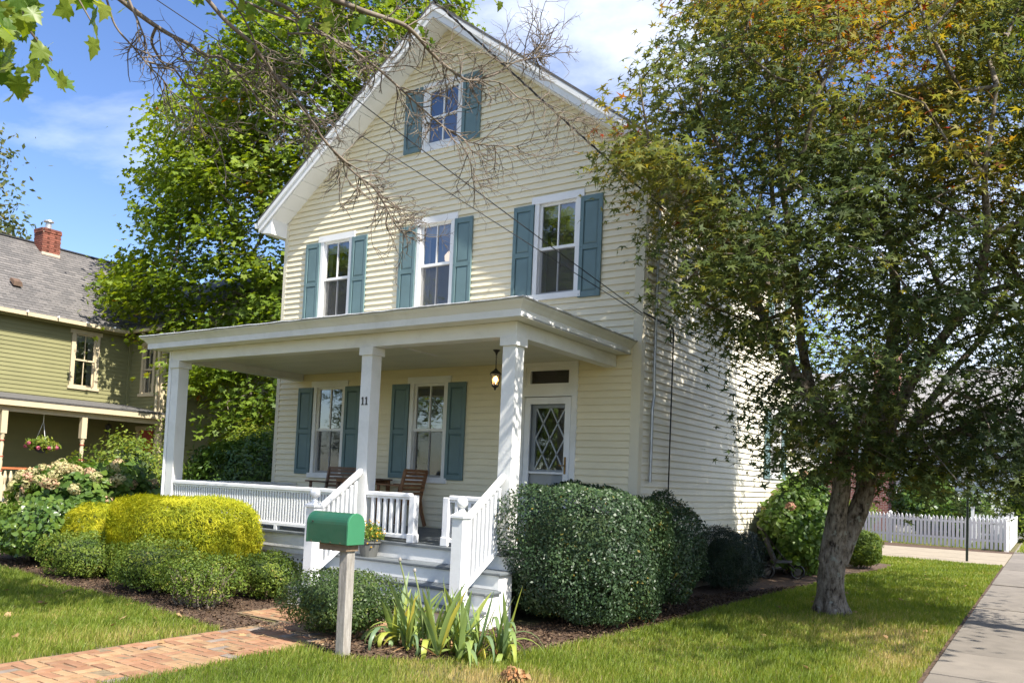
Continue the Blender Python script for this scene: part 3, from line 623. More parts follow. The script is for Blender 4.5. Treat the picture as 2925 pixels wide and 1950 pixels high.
def window(fr, cx, z0, z1, hw, parent, trim, head=True, gable=False, casing=0.075, screen=True, curtain=0.0, glass=None, sashm=None, muntin=True):
    """z0 sill bottom, z1 head top; casing outer half width hw"""
    sashm = sashm or trim; glass = glass or M_GLASS
    hh = 0.11 if head else casing
    b = B(fr)
    b.box(cx-hw, cx-hw+casing, -.07, .03, z0+.085, z1-hh); b.box(cx+hw-casing, cx+hw, -.07, .03, z0+.085, z1-hh)
    ex = 0.055 if head else 0.0
    b.box(cx-hw-ex, cx+hw+ex, -.07, .042, z1-hh, z1)
    if head: b.box(cx-hw-.05, cx+hw+.05, -.07, .055, z0, z0+.085)
    else: b.box(cx-hw, cx+hw, -.07, .032, z0, z0+.085)
    w = b.build('window', trim, parent)
    iw = hw-casing; zb, zt = z0+.085, z1-hh; zm = (zb+zt)/2
    st = 0.042
    if gable:
        b = B(fr); d0, d1 = -.05, -.005
        b.box(cx-iw, cx-iw+.05, d0, d1, zb, zt); b.box(cx+iw-.05, cx+iw, d0, d1, zb, zt); b.box(cx-iw+.05, cx+iw-.05, d0, d1, zt-.05, zt); b.box(cx-iw+.05, cx+iw-.05, d0, d1, zb, zb+.07)
        b.build('sash', sashm, w)
        b = B(fr); b.box(cx-.012, cx+.012, d0, -.01, zb+.07, zt-.05); b.box(cx-iw+.05, cx+iw-.05, d0, -.009, zm-.02, zm+.015); b.build('muntin', sashm, w)
        for sx in (-1, 1):
            for za, zc in ((zb+.07, zm-.02), (zm+.015, zt-.05)):
                b = B(fr); u0, u1 = (cx-iw+.05, cx-.012) if sx < 0 else (cx+.012, cx+iw-.05); b.poly([(u0, -.03, za), (u1, -.03, za), (u1, -.03, zc), (u0, -.03, zc)]); b.build('pane', glass, w)
    else:
        for up in (True, False):
            za, zc = (zm-.015, zt) if up else (zb, zm+.02); d0, d1 = (-.045, -.012) if up else (-.07, -.04)
            b = B(fr)
            b.box(cx-iw, cx-iw+st, d0, d1, za, zc); b.box(cx+iw-st, cx+iw, d0, d1, za, zc)
            b.box(cx-iw+st, cx+iw-st, d0, d1, zc-.04, zc); b.box(cx-iw+st, cx+iw-st, d0, d1, za, za+.045)
            b.build('sash', sashm, w)
            if muntin: b = B(fr); b.box(cx-.011, cx+.011, d0, d1-.003, za+.045, zc-.04); b.build('muntin', sashm, w)
            for u0, u1 in ((cx-iw+st, cx-.011), (cx+.011, cx+iw-st)):
                b = B(fr); b.poly([(u0, d0+.012, za+.045), (u1, d0+.012, za+.045), (u1, d0+.012, zc-.04), (u0, d0+.012, zc-.04)]); b.build('pane', glass, w)
        if screen: b = B(fr); b.poly([(cx-iw+.01, -.028, zb+.01), (cx+iw-.01, -.028, zb+.01), (cx+iw-.01, -.028, zm-.016), (cx-iw+.01, -.028, zm-.016)]); b.build('insect_screen', M_SCREEN, w)
    if curtain:
        b = B(fr); n = 26; 
        for sx in (-1, 1):
            P0 = []; P1 = []
            ww = iw*curtain
            for k in range(n+1):
                u = cx+sx*(iw-ww*k/n); d = -.13+.015*math.sin(k*1.9)
                P0.append((u, d, zb+.02)); P1.append((u, d, zt-.02))
            for k in range(n): b.poly([P0[k], P0[k+1], P1[k+1], P1[k]])
        b.build('curtain', M_CURTAIN, w)
        b = B(fr); b.box(cx-iw, cx+iw, -.12, -.115, zt-.20, zt-.01); b.build('blind', M_CURTAIN, w)
    return w
def shutter(fr, u0, u1, z0, z1, parent, d=0.02):
    b = B(fr); t = 0.030; st = 0.06
    zm = z0+(z1-z0)*0.49
    b.box(u0, u0+st, d, d+t, z0, z1); b.box(u1-st, u1, d, d+t, z0, z1)
    for za, zb in ((z0, z0+.085), (zm-.035, zm+.04), (z1-.085, z1)): b.box(u0+st, u1-st, d, d+t-.001, za, zb)
    s = b.build('shutter', M_SHUT, parent, bevel=0.003)
    for za, zb in ((z0+.085, zm-.035), (zm+.04, z1-.085)):
        a0, a1, c0, c1 = u0+st, u1-st, za, zb; k = .032
        b = B(fr); lo, hi = d+.008, d+.024
        b.hexa([(a0, lo, c0), (a1, lo, c0), (a1, lo, c1), (a0, lo, c1), (a0+k, hi, c0+k), (a1-k, hi, c0+k), (a1-k, hi, c1-k), (a0+k, hi, c1-k)])
        b.build('raised_panel', M_SHUT, s)
    b = B(fr)
    for zz in (z0+.04, (z0+z1)/2, z1-.04):
        for uu in (u0+.02, u1-.02): b.box(uu-.007, uu+.007, d+t, d+t+.006, zz-.007, zz+.007)
    b.build('screw', M_SHUT, s)
    return s
for i, cx in enumerate((-6.08, -3.77, -1.43)):
    window(FR, cx, 4.352, 5.955, .40, house, M_TRIM, curtain=(0.25, 0.3, 0.22)[i])
    shutter(FR, cx-.775, cx-.41, 4.335, 5.845, house); shutter(FR, cx+.405, cx+.77, 4.335, 5.845, house)
for i, cx in enumerate((-6.05, -3.75)):
    window(FR, cx, 1.52, 3.265, .40, house, M_TRIM, curtain=0.0)
    shutter(FR, cx-.79, cx-.415, 1.58, 3.155, house); shutter(FR, cx+.405, cx+.77, 1.58, 3.155, house)
window(FR, -3.755, 7.10, 8.27, .42, house, M_TRIM, head=False, gable=True)
shutter(FR, -4.56, -4.185, 7.13, 8.25, house); shutter(FR, -3.325, -2.95, 7.13, 8.25, house)
window(SD, 6.75, 1.89, 3.31, .40, house, M_TRIM, curtain=.4); shutter(SD, 5.95, 6.33, 1.88, 3.25, house); shutter(SD, 7.17, 7.55, 1.88, 3.25, house)
window(SD, 6.75, 4.352, 5.955, .40, house, M_TRIM); shutter(SD, 5.95, 6.33, 4.36, 5.845, house); shutter(SD, 7.17, 7.55, 4.36, 5.845, house)
# a lamp shade seen through the middle upper window
b = B(); b.lathe([(.03, 0), (.10, .02), (.11, .10), (.06, .17), (.03, .19)], (-3.62, .22, 5.22), 12); b.build('ceiling_lamp', M_LAMPIN, house, smooth=True)

# front door: casing, transom, storm door over a panelled door with diamond muntins
b = B(FR)
b.box(-1.955, -1.87, -.08, .035, .80, 3.40); b.box(-1.06, -.97, -.08, .035, .80, 3.40); b.box(-1.87, -1.06, -.08, .034, 3.34, 3.40); b.box(-1.87, -1.06, -.08, .036, 2.885, 3.03)
b.box(-1.87, -1.06, -.08, .045, .795, .835)
door = b.build('front_door', M_PORCHW, house)
b = B(FR); b.box(-1.87, -1.80, -.05, .01, 3.03, 3.34); b.box(-1.13, -1.06, -.05, .01, 3.03, 3.34); b.box(-1.80, -1.13, -.05, .01, 3.28, 3.34); b.box(-1.80, -1.13, -.05, .01, 3.03, 3.085); b.build('transom_frame', M_PORCHW, door)
b = B(FR); b.poly([(-1.80, -.03, 3.085), (-1.13, -.03, 3.085), (-1.13, -.03, 3.28), (-1.80, -.03, 3.28)]); b.build('transom_pane', M_SCREEN, door)
b = B(FR); d0, d1 = -.01, .03   # storm door frame
b.box(-1.862, -1.765, d0, d1, .84, 2.875); b.box(-1.165, -1.068, d0, d1, .84, 2.875); b.box(-1.765, -1.165, d0, d1, 2.775, 2.875); b.box(-1.765, -1.165, d0, d1, .84, 1.0); b.box(-1.765, -1.165, d0, d1-.002, 1.735, 1.765)
b.box(-1.90, -1.045, .03, .055, 2.885, 2.91)
b.build('storm_door_frame', M_WHITE, door)
b = B(FR); b.poly([(-1.765, .012, 1.0), (-1.165, .012, 1.0), (-1.165, .012, 2.775), (-1.765, .012, 2.775)]); b.build('storm_pane', glassmat('storm_glass', alpha=.0, ior=1.35), door)
b = B(FR); e0, e1 = -.075, -.045   # inner door leaf with an opening
b.box(-1.86, -1.70, e0, e1, .84, 2.87); b.box(-1.20, -1.07, e0, e1, .84, 2.87); b.box(-1.70, -1.20, e0, e1, 2.72, 2.87); b.box(-1.70, -1.20, e0, e1, .84, 1.80)
b.box(-1.66, -1.24, e1, e1+.012, 1.15, 1.62)
b.build('door_leaf', paint('grey_door', (0.50, 0.51, 0.52), .4, .05, 4), door)
b = B(FR); b.poly([(-1.70, -.066, 1.80), (-1.20, -.066, 1.80), (-1.20, -.066, 2.72), (-1.70, -.066, 2.72)]); b.build('door_pane', M_GLASS, door)
mun = []
W_, H_ = 0.50, 0.92; cu, cz = -1.45, 2.26
def muntin_bar(p, q):
    p, q = np.array(p), np.array(q); t = (q-p)/np.linalg.norm(q-p); n_ = np.array([-t[1], t[0]])*.010
    b = B(FR); b.hexa([(*( (p+n_)[:1]), -.062, (p+n_)[1]), ((p-n_)[0], -.062, (p-n_)[1]), ((q-n_)[0], -.062, (q-n_)[1]), ((q+n_)[0], -.062, (q+n_)[1]), ((p+n_)[0], -.046, (p+n_)[1]), ((p-n_)[0], -.046, (p-n_)[1]), ((q-n_)[0], -.046, (q-n_)[1]), ((q+n_)[0], -.046, (q+n_)[1])])
    b.build('diamond_muntin', M_WHITE, door)
xl, xr, zb_, zt2 = cu-W_/2, cu+W_/2, cz-H_/2, cz+H_/2
for k, (p, q) in enumerate([((cu, zb_), (xr, zb_+H_*.25)), ((cu, zb_), (xl, zb_+H_*.25)), ((xl, zb_), (xr, zb_+H_*.5)), ((xr, zb_), (xl, zb_+H_*.5)), ((xl, zb_+H_*.25), (cu, zb_+H_*.5)), ((xr, zb_+H_*.25), (cu, zb_+H_*.5)),
                            ((xl, zb_+H_*.25), (xr, zb_+H_*.75))][:0]+
                           [((cu, zt2), (xr, cz)), ((cu, zt2), (xl, cz)), ((xl, cz), (cu, zb_)), ((xr, cz), (cu, zb_)), ((xl, zt2), (cu, cz)), ((cu, cz), (xr, zb_)), ((xr, zt2), (cu, cz)), ((cu, cz), (xl, zb_))]):
    muntin_bar(p, q)
b = B(FR); b.box(-1.145, -1.115, .03, .04, 1.74, 1.99); b.box(-1.21, -1.115, .06, .072, 1.855, 1.872); b.box(-1.135, -1.122, .03, .072, 1.856, 1.871); b.build('handle', M_BRASS, door)

# ------------------------------------------------------------------ porch
PZ = 0.79
PX0, PX1, PY = -6.92, -0.364, -2.62
floor = thing('porch_floor', None, None); floor.parent = house
for k in range(27):
    y0 = -2.72+k*.1; b = B(); b.box(-7.0, -.30, y0+.0015, y0+.0985, PZ-.03+.001*(k % 2), PZ+.012*k/10*0.3); b.build('floor_board', M_TREAD, floor)
b = B(); b.box(-6.97, -.33, -2.69, -2.655, .575, .757); b.box(-6.97, -6.94, -2.655, 0, .575, .757); b.box(-.36, -.33, -2.655, 0, .575, .757); b.build('porch_skirt', M_PORCHW, house)
b = B(); b.box(-6.96, -.34, -2.675, -2.65, .50, .572); b.build('skirt_trim', M_PORCHW, house)
cm = B(); cm.box(-.09, .09, -.09, .09, 0, 2.38); capm = B(); capm.box(-.118, .118, -.118, .118, 2.38, 2.483)
basem = B(); basem.box(-.10, .10, -.10, .10, 0, .12)
me_c, me_k, me_b = cm.mesh('porch_column'), capm.mesh('capital'), basem.mesh('plinth')
for m_ in (me_c, me_k, me_b): m_.materials.append(M_PORCHW)
cols = []
for x in (-6.82, -2.695, -.459):
    o = link('porch_column', me_c, None, house); o.location = (x, PY+.095, PZ); cols.append(o)
    link('capital', me_k, None, o); link('plinth', me_b, None, o)
# house number 11 on the middle column
for dx in (-.034, .030):
    b = B(FR); xx = -2.695+dx-.0; y_ = -PY+.0   # d = outward from the facade
    d0, d1 = 2.615, 2.623; z0 = 2.515
    b.box(xx-.008, xx+.008, d0, d1, z0+.01, z0+.105); b.box(xx-.022, xx+.022, d0, d1, z0, z0+.012); b.prism([(xx-.008, d0, z0+.105), (xx-.024, d0, z0+.085), (xx-.020, d0, z0+.078), (xx-.008, d0, z0+.088)], [(xx-.008, d1, z0+.105), (xx-.024, d1, z0+.085), (xx-.020, d1, z0+.078), (xx-.008, d1, z0+.088)])
    b.build('numeral_one', M_DARKMETAL, cols[1]).matrix_parent_inverse = Matrix.Translation((2.695, -(PY+.095), -PZ))
BZ0, BZ1 = 3.277, 3.452
b = B(); b.box(PX0, PX1, PY, PY+.19, BZ0, BZ1); b.build('porch_beam', M_PORCHW, house, bevel=.004)
for x0, x1 in ((PX0, PX0+.17), (PX1-.17, PX1)):
    b = B(); b.box(x0, x1, PY+.19, -.02, BZ0+.001, BZ1); b.build('porch_beam', M_PORCHW, house, bevel=.004)
ceil = thing('porch_ceiling', None, None); ceil.parent = house
for k in range(30):
    y0 = PY+.19+k*.0803
    if y0 > -.03: break
    b = B(); b.box(PX0+.17, PX1-.17, y0, min(y0+.070, -.01), 3.402, 3.425); b.build('ceiling_board', M_CEIL, ceil)
b = B(); b.box(PX0+.17, PX1-.17, PY+.19, -.01, 3.426, 3.436); b.build('ceiling_backing', M_CEIL, ceil)
b = B(); b.tube([(-2.75, -2.4, 3.40), (-2.75, -1.1, 3.40)], .018, 6); b.build('conduit', M_PORCHW, ceil)
# soffit, fascia, crown moulding and the low roof
RX0, RX1, RY = -7.28, -.062, -2.965
b = B(); b.box(RX0+.11, RX1-.085, RY+.105, PY-.001, 3.453, 3.462); b.box(RX0+.11, PX0-.001, PY, -.02, 3.453, 3.462); b.box(PX1+.001, RX1-.085, PY, -.02, 3.453, 3.462); b.build('porch_soffit', M_PORCHW, house)
prof = [(.10, 3.447), (.085, 3.447), (.085, 3.53), (.078, 3.535), (.07, 3.545), (.045, 3.575), (.012, 3.60), (.0, 3.612), (.0, 3.622), (.10, 3.622)]
for A, Bq in (((RX0, RY), (RX1, RY)),):
    P = [(RX0+i, RY+i, z) for i, z in prof]; Q = [(RX1-i, RY+i, z) for i, z in prof]; b = B(); b.prism(P, Q); b.build('porch_fascia', M_PORCHW, house)
P = [(RX1-i, RY+i, z) for i, z in prof]; Q = [(RX1-i, -.018, z) for i, z in prof]; b = B(); b.prism(P, Q); b.build('porch_fascia', M_PORCHW, house)
P = [(RX0+i, RY+i, z) for i, z in prof]; Q = [(RX0+i, -.018, z) for i, z in prof]; b = B(); b.prism(P, Q); b.build('porch_fascia', M_PORCHW, house)
b = B()
n = 60; top = []
for k in range(n): pass
b.hexa([(RX0-.012, RY-.012, 3.6235), (RX1+.012, RY-.012, 3.6235), (RX1+.012, -.02, 3.6235), (RX0-.012, -.02, 3.6235), (RX0-.012, RY-.012, 3.640), (RX1+.012, RY-.012, 3.640), (RX1-.3, -.02, 3.74), (RX0+.3, -.02, 3.74)])
b.build('porch_roof', M_METALROOF, house)
# wavy lead edge of the roof covering
b = B()
xs = np.linspace(RX0, RX1, 50); b.tube([(x, RY-.012+random.uniform(-.002, .002), 3.634+random.uniform(-.004, .004)) for x in xs], .012, 6)
ys = np.linspace(RY, -.03, 22); b.tube([(RX1+.012, y, 3.634+random.uniform(-.004, .004)) for y in ys], .012, 6); b.build('roof_edging', M_METALROOF, house)
b = B(); xd = -6.965; b.tube([(xd, -2.60, 3.44), (xd, -2.60, .3), (xd-.02, -2.72, .15)], .034, 10); b.build('porch_downspout', M_WHITE, house)

def railing(name, p0, p1, zt0, zt1, zb0, zb1, spacing, bw_, parent, mat, topw=.07, toph=.05, skip=0):
    """from p0 to p1 in plan with top and bottom rail heights at both ends"""
    p0, p1 = np.array(p0, float), np.array(p1, float); Lh = np.linalg.norm(p1-p0); t = (p1-p0)/Lh; nn = np.array([-t[1], t[0]])
    def bar(h0, h1, w, hgt, top=False):
        b = B(); P = []
        for e, hz in ((p0, h0), (p1, h1)):
            P.append([(*(e+nn*w/2), hz-hgt), (*(e-nn*w/2), hz-hgt), (*(e-nn*w/2), hz-hgt*.25), (*(e-nn*w*.3), hz), (*(e+nn*w*.3), hz), (*(e+nn*w/2), hz-hgt*.25)])
        b.prism(P[0], P[1]); return b
    r = bar(zt0, zt1, topw, toph).build(name, mat, parent)
    bar(zt0-toph-.002, zt1-toph-.002, topw*.5, .03).build('sub_rail', mat, r)
    bar(zb0, zb1, topw*.8, .05).build('bottom_rail', mat, r)
    n = max(2, int(round(Lh/spacing))); slope = (zt1-zt0)/Lh
    bb = B(); h = (zt0-toph-.03)-zb0+.004; k = bw_/2
    bb.hexa([(-k, -k, -k*slope), (k, -k, k*slope), (k, k, k*slope), (-k, k, -k*slope), (-k, -k, h-k*slope), (k, -k, h+k*slope), (k, k, h+k*slope), (-k, k, h-k*slope)]); me = bb.mesh('baluster'); me.materials.append(mat)
    for i in range(1, n):
        f = i/n; q = p0+(p1-p0)*f; o = link('baluster', me, None, r); o.location = (q[0], q[1], zb0+(zb1-zb0)*f-.004); o.rotation_euler = (0, 0, math.atan2(t[1], t[0]))
    return r
RY_ = PY+.05
railing('porch_railing', (-6.73, RY_), (-2.79, RY_), 1.402, 1.402, .90, .90, .0555, .026, house, M_WHITE)
railing('porch_railing', (-6.82, -2.42), (-6.82, -.02), 1.402, 1.41, .90, .90, .0555, .026, house, M_WHITE)
railing('porch_railing', (-2.60, RY_), (-1.86, RY_), 1.402, 1.402, .89, .89, .105, .040, house, M_WHITE)
railing('porch_railing', (-1.24, RY_), (-.555, RY_), 1.402, 1.402, .89, .89, .105, .040, house, M_WHITE)
for x in (-1.815, -1.285):
    b = B(); b.box(x-.045, x+.045, RY_-.045, RY_+.045, .792, 1.375); b.box(x-.055, x+.055, RY_-.055, RY_+.055, .792, .90); b.build('rail_post', M_WHITE, house, bevel=.008)
for x in (-5.6, -4.3): b = B(); b.box(x-.03, x+.03, RY_-.03, RY_+.03, .792, .85); b.build('rail_foot', M_WHITE, house)
# steps
TX0, TX1 = -2.98, -.20
for i, (z, y) in enumerate(((.598, -2.99), (.406, -3.26), (.214, -3.53))):
    b = B(); b.box(TX0, TX1, y, y+.315, z-.032, z); b.build('tread', M_TREAD, house, bevel=.008)
for i, (z0, z1, y) in enumerate(((.60, .756, -2.697), (.41, .564, -2.965), (.216, .372, -3.235), (-.02, .180, -3.505))):
    b = B(); b.box(TX0+.03, TX1-.03, y, y+.022, z0, z1); b.build('riser', M_PORCHW, house)
for x in (TX0+.032, TX1-.06):
    b = B(); b.prism([(x, -3.50, -.02), (x, -3.50, .18), (x, -3.23, .18), (x, -3.23, .37), (x, -2.96, .37), (x, -2.96, .563), (x, -2.70, .563), (x, -2.70, -.02)], [(x+.028, -3.50, -.02), (x+.028, -3.50, .18), (x+.028, -3.23, .18), (x+.028, -3.23, .37), (x+.028, -2.96, .37), (x+.028, -2.96, .563), (x+.028, -2.70, .563), (x+.028, -2.70, -.02)]); b.build('stringer', M_PORCHW, house)
nm = B(); w = .07; nm.box(-w, w, -w, w, .2, 1.19); me_n = nm.mesh('newel_post')
nb0 = B(); nb0.box(-w-.012, w+.012, -w-.012, w+.012, .335, .36); me_n0 = nb0.mesh('base_trim'); me_n0.materials.append(M_WHITE)
nc = B(); nc.box(-w-.018, w+.018, -w-.018, w+.018, 1.19, 1.215); nc.hexa([(-w-.018, -w-.018, 1.215), (w+.018, -w-.018, 1.215), (w+.018, w+.018, 1.215), (-w-.018, w+.018, 1.215), (-.035, -.035, 1.25), (.035, -.035, 1.25), (.035, .035, 1.25), (-.035, .035, 1.25)]); me_nc = nc.mesh('cap')
nbm = B(); nbm.lathe([(.042, 1.245), (.046, 1.262), (.030, 1.275), (.022, 1.292), (.030, 1.305)]+[(.062*math.sin(a), 1.352-.062*math.cos(a)) for a in np.linspace(.55, math.pi-.02, 10)], (0, 0, 0), 18); me_nb = nbm.mesh('ball_finial', True)
for m_ in (me_n, me_nc, me_nb): m_.materials.append(M_WHITE)
for x in (-2.70, -.462):
    o = link('newel_post', me_n, None, house); o.location = (x, -3.385, 0)
    link('cap', me_nc, None, o); link('base_trim', me_n0, None, o); link('ball_finial', me_nb, None, o)
    railing('stair_railing', (x, -3.316), (x, -2.622), 1.20, 1.685, .445, .885, .078, .036, house, M_WHITE, topw=.075, toph=.055)
# lattice under the porch
lat = thing('lattice', None, None); lat.parent = house
ls = B(); ls.box(-.016, .016, -.003, .003, 0, .74); me_l = ls.mesh('lattice_strip'); me_l.materials.append(M_WHITE)
b = B(); b.box(-6.95, -2.99, -2.645, -2.615, 0.02, .07); b.box(-6.95, -2.99, -2.645, -2.615, .45, .50); b.build('lattice_frame', M_WHITE, lat)
for k in range(46):
    for s in (-1, 1):
        xx = -6.92+k*.088; x_end = xx+s*.47 if s > 0 else xx
        if not (-6.95 < xx < -3.42): continue
        o = link('lattice_strip', me_l, None, lat); o.location = (xx if s > 0 else xx+.50, -2.632-.0035*s, .03); o.rotation_euler = (0, s*R(45), 0); o.scale = (1, 1, .86)
b = B(); b.box(-6.9, -.4, -2.45, -2.4, 0, .55); b.build('under_porch_dark_sheet', M_BLACK, house)  # black sheet behind the lattice, stands in for the shade under the porch

# conduit on the side wall
b = B(); b.tube([(.045, .40, 6.15), (.045, .385, 4.1), (.045, .385, 3.2), (.05, .40, 2.9), (.04, .375, 2.72), (.04, .375, 1.67)], .022, 8); b.build('conduit', M_GALV, house)

# rear wing of the house
wing = B()
RW = Frame((-0.9, 8.1, 0), (0, 1, 0), (1, 0, 0))
siding(RW, 0.02, 6.0, 0.3, 3.0, .05, [(2.2, 3.6, 1.0, 2.3)], M_SIDING_S, house)
b = B(); b.box(-5.5, -1.0, 8.15, 14.1, 0, 2.95); b.build('rear_wing_wall', M_WSIDE, house)
b = B(); b.prism([(-.6, 8.12, 2.98), (-5.9, 8.12, 2.98), (-3.2, 8.12, 4.6)], [(-.6, 14.4, 2.98), (-5.9, 14.4, 2.98), (-3.2, 14.4, 4.6)]); b.build('rear_wing_roof', M_ROOF, house)
window(RW, 2.9, 1.0, 2.3, .7, house, M_TRIM, screen=False)
b = B(); b.box(-.9, .25, 9.0, 10.2, 2.28, 2.40); b.box(.15, .22, 9.05, 9.12, 0, 2.28); b.box(.15, .22, 10.08, 10.15, 0, 2.28); b.build('rear_porch', M_TRIM, house)

# ================================================================== olive neighbour house
nh = thing('olive_house', 'olive green clapboard house with tan trim and turned porch posts', 'house', (-18, 1, 0))
inv = Matrix.Translation((18, -1, 0))
def NB(b, name, mat, parent=None, **k):
    o = b.build(name, mat, nh if parent is None else parent, **k)
    if parent is None: o.matrix_parent_inverse = inv
    return o
NW = Frame((-18, 0, 0), (0, 1, 0), (1, 0, 0)); NG = Frame((0, 3.4, 0), (1, 0, 0), (0, -1, 0)); NS = Frame((-16.4, 0, 0), (0, 1, 0), (1, 0, 0))
def nsiding(fr, *a, **k):
    before = set(nh.children); siding(fr, *a, M_OLIVE, nh, expo=.112, proud=.018, name='clapboard')
    for o in nh.children:
        if o not in before: o.matrix_parent_inverse = inv
nsiding(NW, -8.0, 3.4, .75, 5.42, .03, [(1.64-.02, 2.42+.02, 3.68, 5.33)])
nsiding(NG, -18.0, -16.52, .75, 5.42, .03, [(-17.42, -16.72, 3.62, 5.2), (-17.4, -16.6, .8, 2.75)])
nsiding(NS, 3.5, 12.0, .5, 5.42, .03, [])
b = B(); b.box(-23.5, -18.4, -8, 12, 0, 5.4); b.box(-23, -16.8, 3.8, 12, 0, 5.4); NB(b, 'dim_room_box', M_INTERIOR)
b = B(); b.box(-16.53, -16.38, 3.38, 3.52, .5, 5.42); NB(b, 'corner_board', M_TAN)
b = B(); b.box(-18.02, -17.93, 3.31, 3.42, .6, 5.42); NB(b, 'corner_board', M_OLIVE)
def nwin(fr, cx, z0, z1, hw, cur):
    w = window(fr, cx, z0, z1, hw, nh, M_TAN, casing=.11, screen=False, curtain=cur, sashm=M_TAN); w.matrix_parent_inverse = inv
    return w
nwin(NW, 2.03, 3.66, 5.33, .40, .5); nwin(NG, -17.06, 3.60, 5.19, .34, .3)
b = B(NG); b.box(-17.45, -16.62, -.02, .05, 2.62, 2.74); b.box(-17.4, -17.3, -.02, .04, .8, 2.62); NB(b, 'side_door_casing', M_TAN)
b = B(NG); b.box(-17.3, -16.7, -.05, -.02, .8, 2.62); NB(b, 'side_door', M_REDPAINT)
# main roof: ridge along y at x=-21.4; courses of shingles
rx_e, rz_e, rx_r, rz_r = -17.72, 5.50, -21.4, 8.28
def slope_pt(f, y): return (rx_e+(rx_r-rx_e)*f, y, rz_e+(rz_r-rz_e)*f)
nrf = B(); nrf.hexa([(rx_e, -9, rz_e-.06), (rx_e, 4.5, rz_e-.06), (rx_r, 8, rz_r-.06), (rx_r, -9, rz_r-.06), (rx_e, -9, rz_e), (rx_e, 4.5, rz_e), (rx_r, 8, rz_r), (rx_r, -9, rz_r)])
rf = NB(nrf, 'roof', M_NROOF)
Lr = math.hypot(rx_r-rx_e, rz_r-rz_e); ncr = 30; nx, nz_ = -(rz_r-rz_e)/Lr, -(rx_r-rx_e)/Lr
nvec = np.array([abs(rz_r-rz_e)/Lr, 0, abs(rx_r-rx_e)/Lr])
for k in range(ncr):
    f0, f1 = k/ncr, (k+1.15)/ncr; b = B()
    ya, yb0, yb1 = -9, 3.6+4.4*f0, 3.6+4.4*min(f1, 1)
    P0, P1, P2, P3 = np.array(slope_pt(f0, ya)), np.array(slope_pt(f0, yb0)), np.array(slope_pt(f1, yb1)), np.array(slope_pt(f1, ya))
    up, lo = nvec*.016, nvec*.002
    b.hexa([P0+lo, P1+lo, P2+lo, P3+lo, P0+up, P1+up, P2+lo*1.5, P3+lo*1.5]); o = NB(b, 'shingle_course', M_NROOF, rf)
b = B(); b.hexa([(rx_r, -9, rz_r-.06), (rx_r, 8, rz_r-.06), (-25, 8, 5.5), (-25, -9, 5.5), (rx_r, -9, rz_r), (rx_r, 8, rz_r), (-25, 8, 5.56), (-25, -9, 5.56)]); NB(b, 'roof', M_NROOF)
b = B(); b.tube([(rx_r, -9, rz_r+.02), (rx_r, 8, rz_r+.02)], .05, 6); NB(b, 'ridge_cap', M_BLACK)
# cross wing roof (ridge along x)
b = B(); b.hexa([(-16.1, 3.1, 5.5), (-20.5, 3.1, 5.5), (-20.5, 7.6, 8.2), (-16.1, 7.6, 8.2), (-16.1, 3.1, 5.56), (-20.5, 3.1, 5.56), (-20.5, 7.6, 8.27), (-16.1, 7.6, 8.27)])
b.hexa([(-16.1, 12.1, 5.5), (-20.5, 12.1, 5.5), (-20.5, 7.6, 8.2), (-16.1, 7.6, 8.2), (-16.1, 12.1, 5.56), (-20.5, 12.1, 5.56), (-20.5, 7.6, 8.27), (-16.1, 7.6, 8.27)]); NB(b, 'roof', M_NROOF)
b = B(); b.prism([(-16.41, 3.45, 5.4), (-16.41, 11.9, 5.4), (-16.41, 7.6, 8.1)], [(-16.45, 3.45, 5.4), (-16.45, 11.9, 5.4), (-16.45, 7.6, 8.1)]); NB(b, 'gable_wall', M_OLIVE)
b = B(); b.box(-17.75, -17.62, -9, 3.1, 5.40, 5.50); NB(b, 'gutter', M_TAN)
b = B(); b.box(-17.97, -17.75, -9, 3.3, 5.36, 5.40); NB(b, 'eave_soffit', M_OLIVE)
b = B(); b.box(-18, -16.1, 3.02, 3.12, 5.42, 5.5); NB(b, 'gutter', M_TAN)
b = B(); b.tube([(-17.0, 3.1, 5.42), (-16.95, 3.25, 5.25), (-16.6, 3.30, 5.10), (-16.46, 3.32, 4.9), (-16.46, 3.32, 2.9)], .045, 8); NB(b, 'downspout', M_TAN)
for k in range(5): b = B(); b.box(-17.64, -17.55, -.6+k*.8, -.57+k*.8, 5.48, 5.53); NB(b, 'gutter_bracket', M_WHITE)
b = B(); p = np.array(slope_pt(.30, .45)); b.hexa([p+[.12, -.12, .0], p+[.12, .12, 0], p+[-.14, .12, .18], p+[-.14, -.12, .18], p+[.12, -.1, .12], p+[.12, .1, .12], p+[-.10, .1, .24], p+[-.1, -.1, .24]]); NB(b, 'roof_vent', M_RUST)
# chimney: every brick
chx, chy, chz = -21.15, 2.33, 7.95
b = B(); b.box(chx-.26, chx+.26, chy-.26, chy+.26, chz-.5, chz+.78); ch = NB(b, 'chimney', M_MORTAR)
bk = B(); bk.box(-.098, .098, -.012, .012, -.028, .028); me_bk = bk.mesh('brick'); me_bk.materials.append(M_BRICKRED)
for c_ in range(11):
    zc = chz+.07+c_*.068; cap_ = c_ >= 9; q = .275 if not cap_ else .295
    for k in range(-1, 2):
        off = .2*k+(.05 if c_ % 2 else -.05)
        if abs(off) > .19: off = math.copysign(.17, off)
        for face in range(3):
            o = link('brick', me_bk, None, ch); o.matrix_parent_inverse = inv
            if face == 0: o.location = (chx+q-.01, chy+off, zc); o.rotation_euler = (0, 0, math.pi/2)
            elif face == 1: o.location = (chx+off, chy-q+.01, zc)
            else: o.location = (chx+off, chy+q-.01, zc)
            o.location = Vector(o.location)-Vector((0, 0, 0))
            o.matrix_parent_inverse = Matrix()
for o in ch.children: pass
b = B(); b.box(chx-.25, chx+.275, chy-.275, chy+.275, chz-.05, chz+.035); b.build('mortar_band', M_MORTAR, ch)
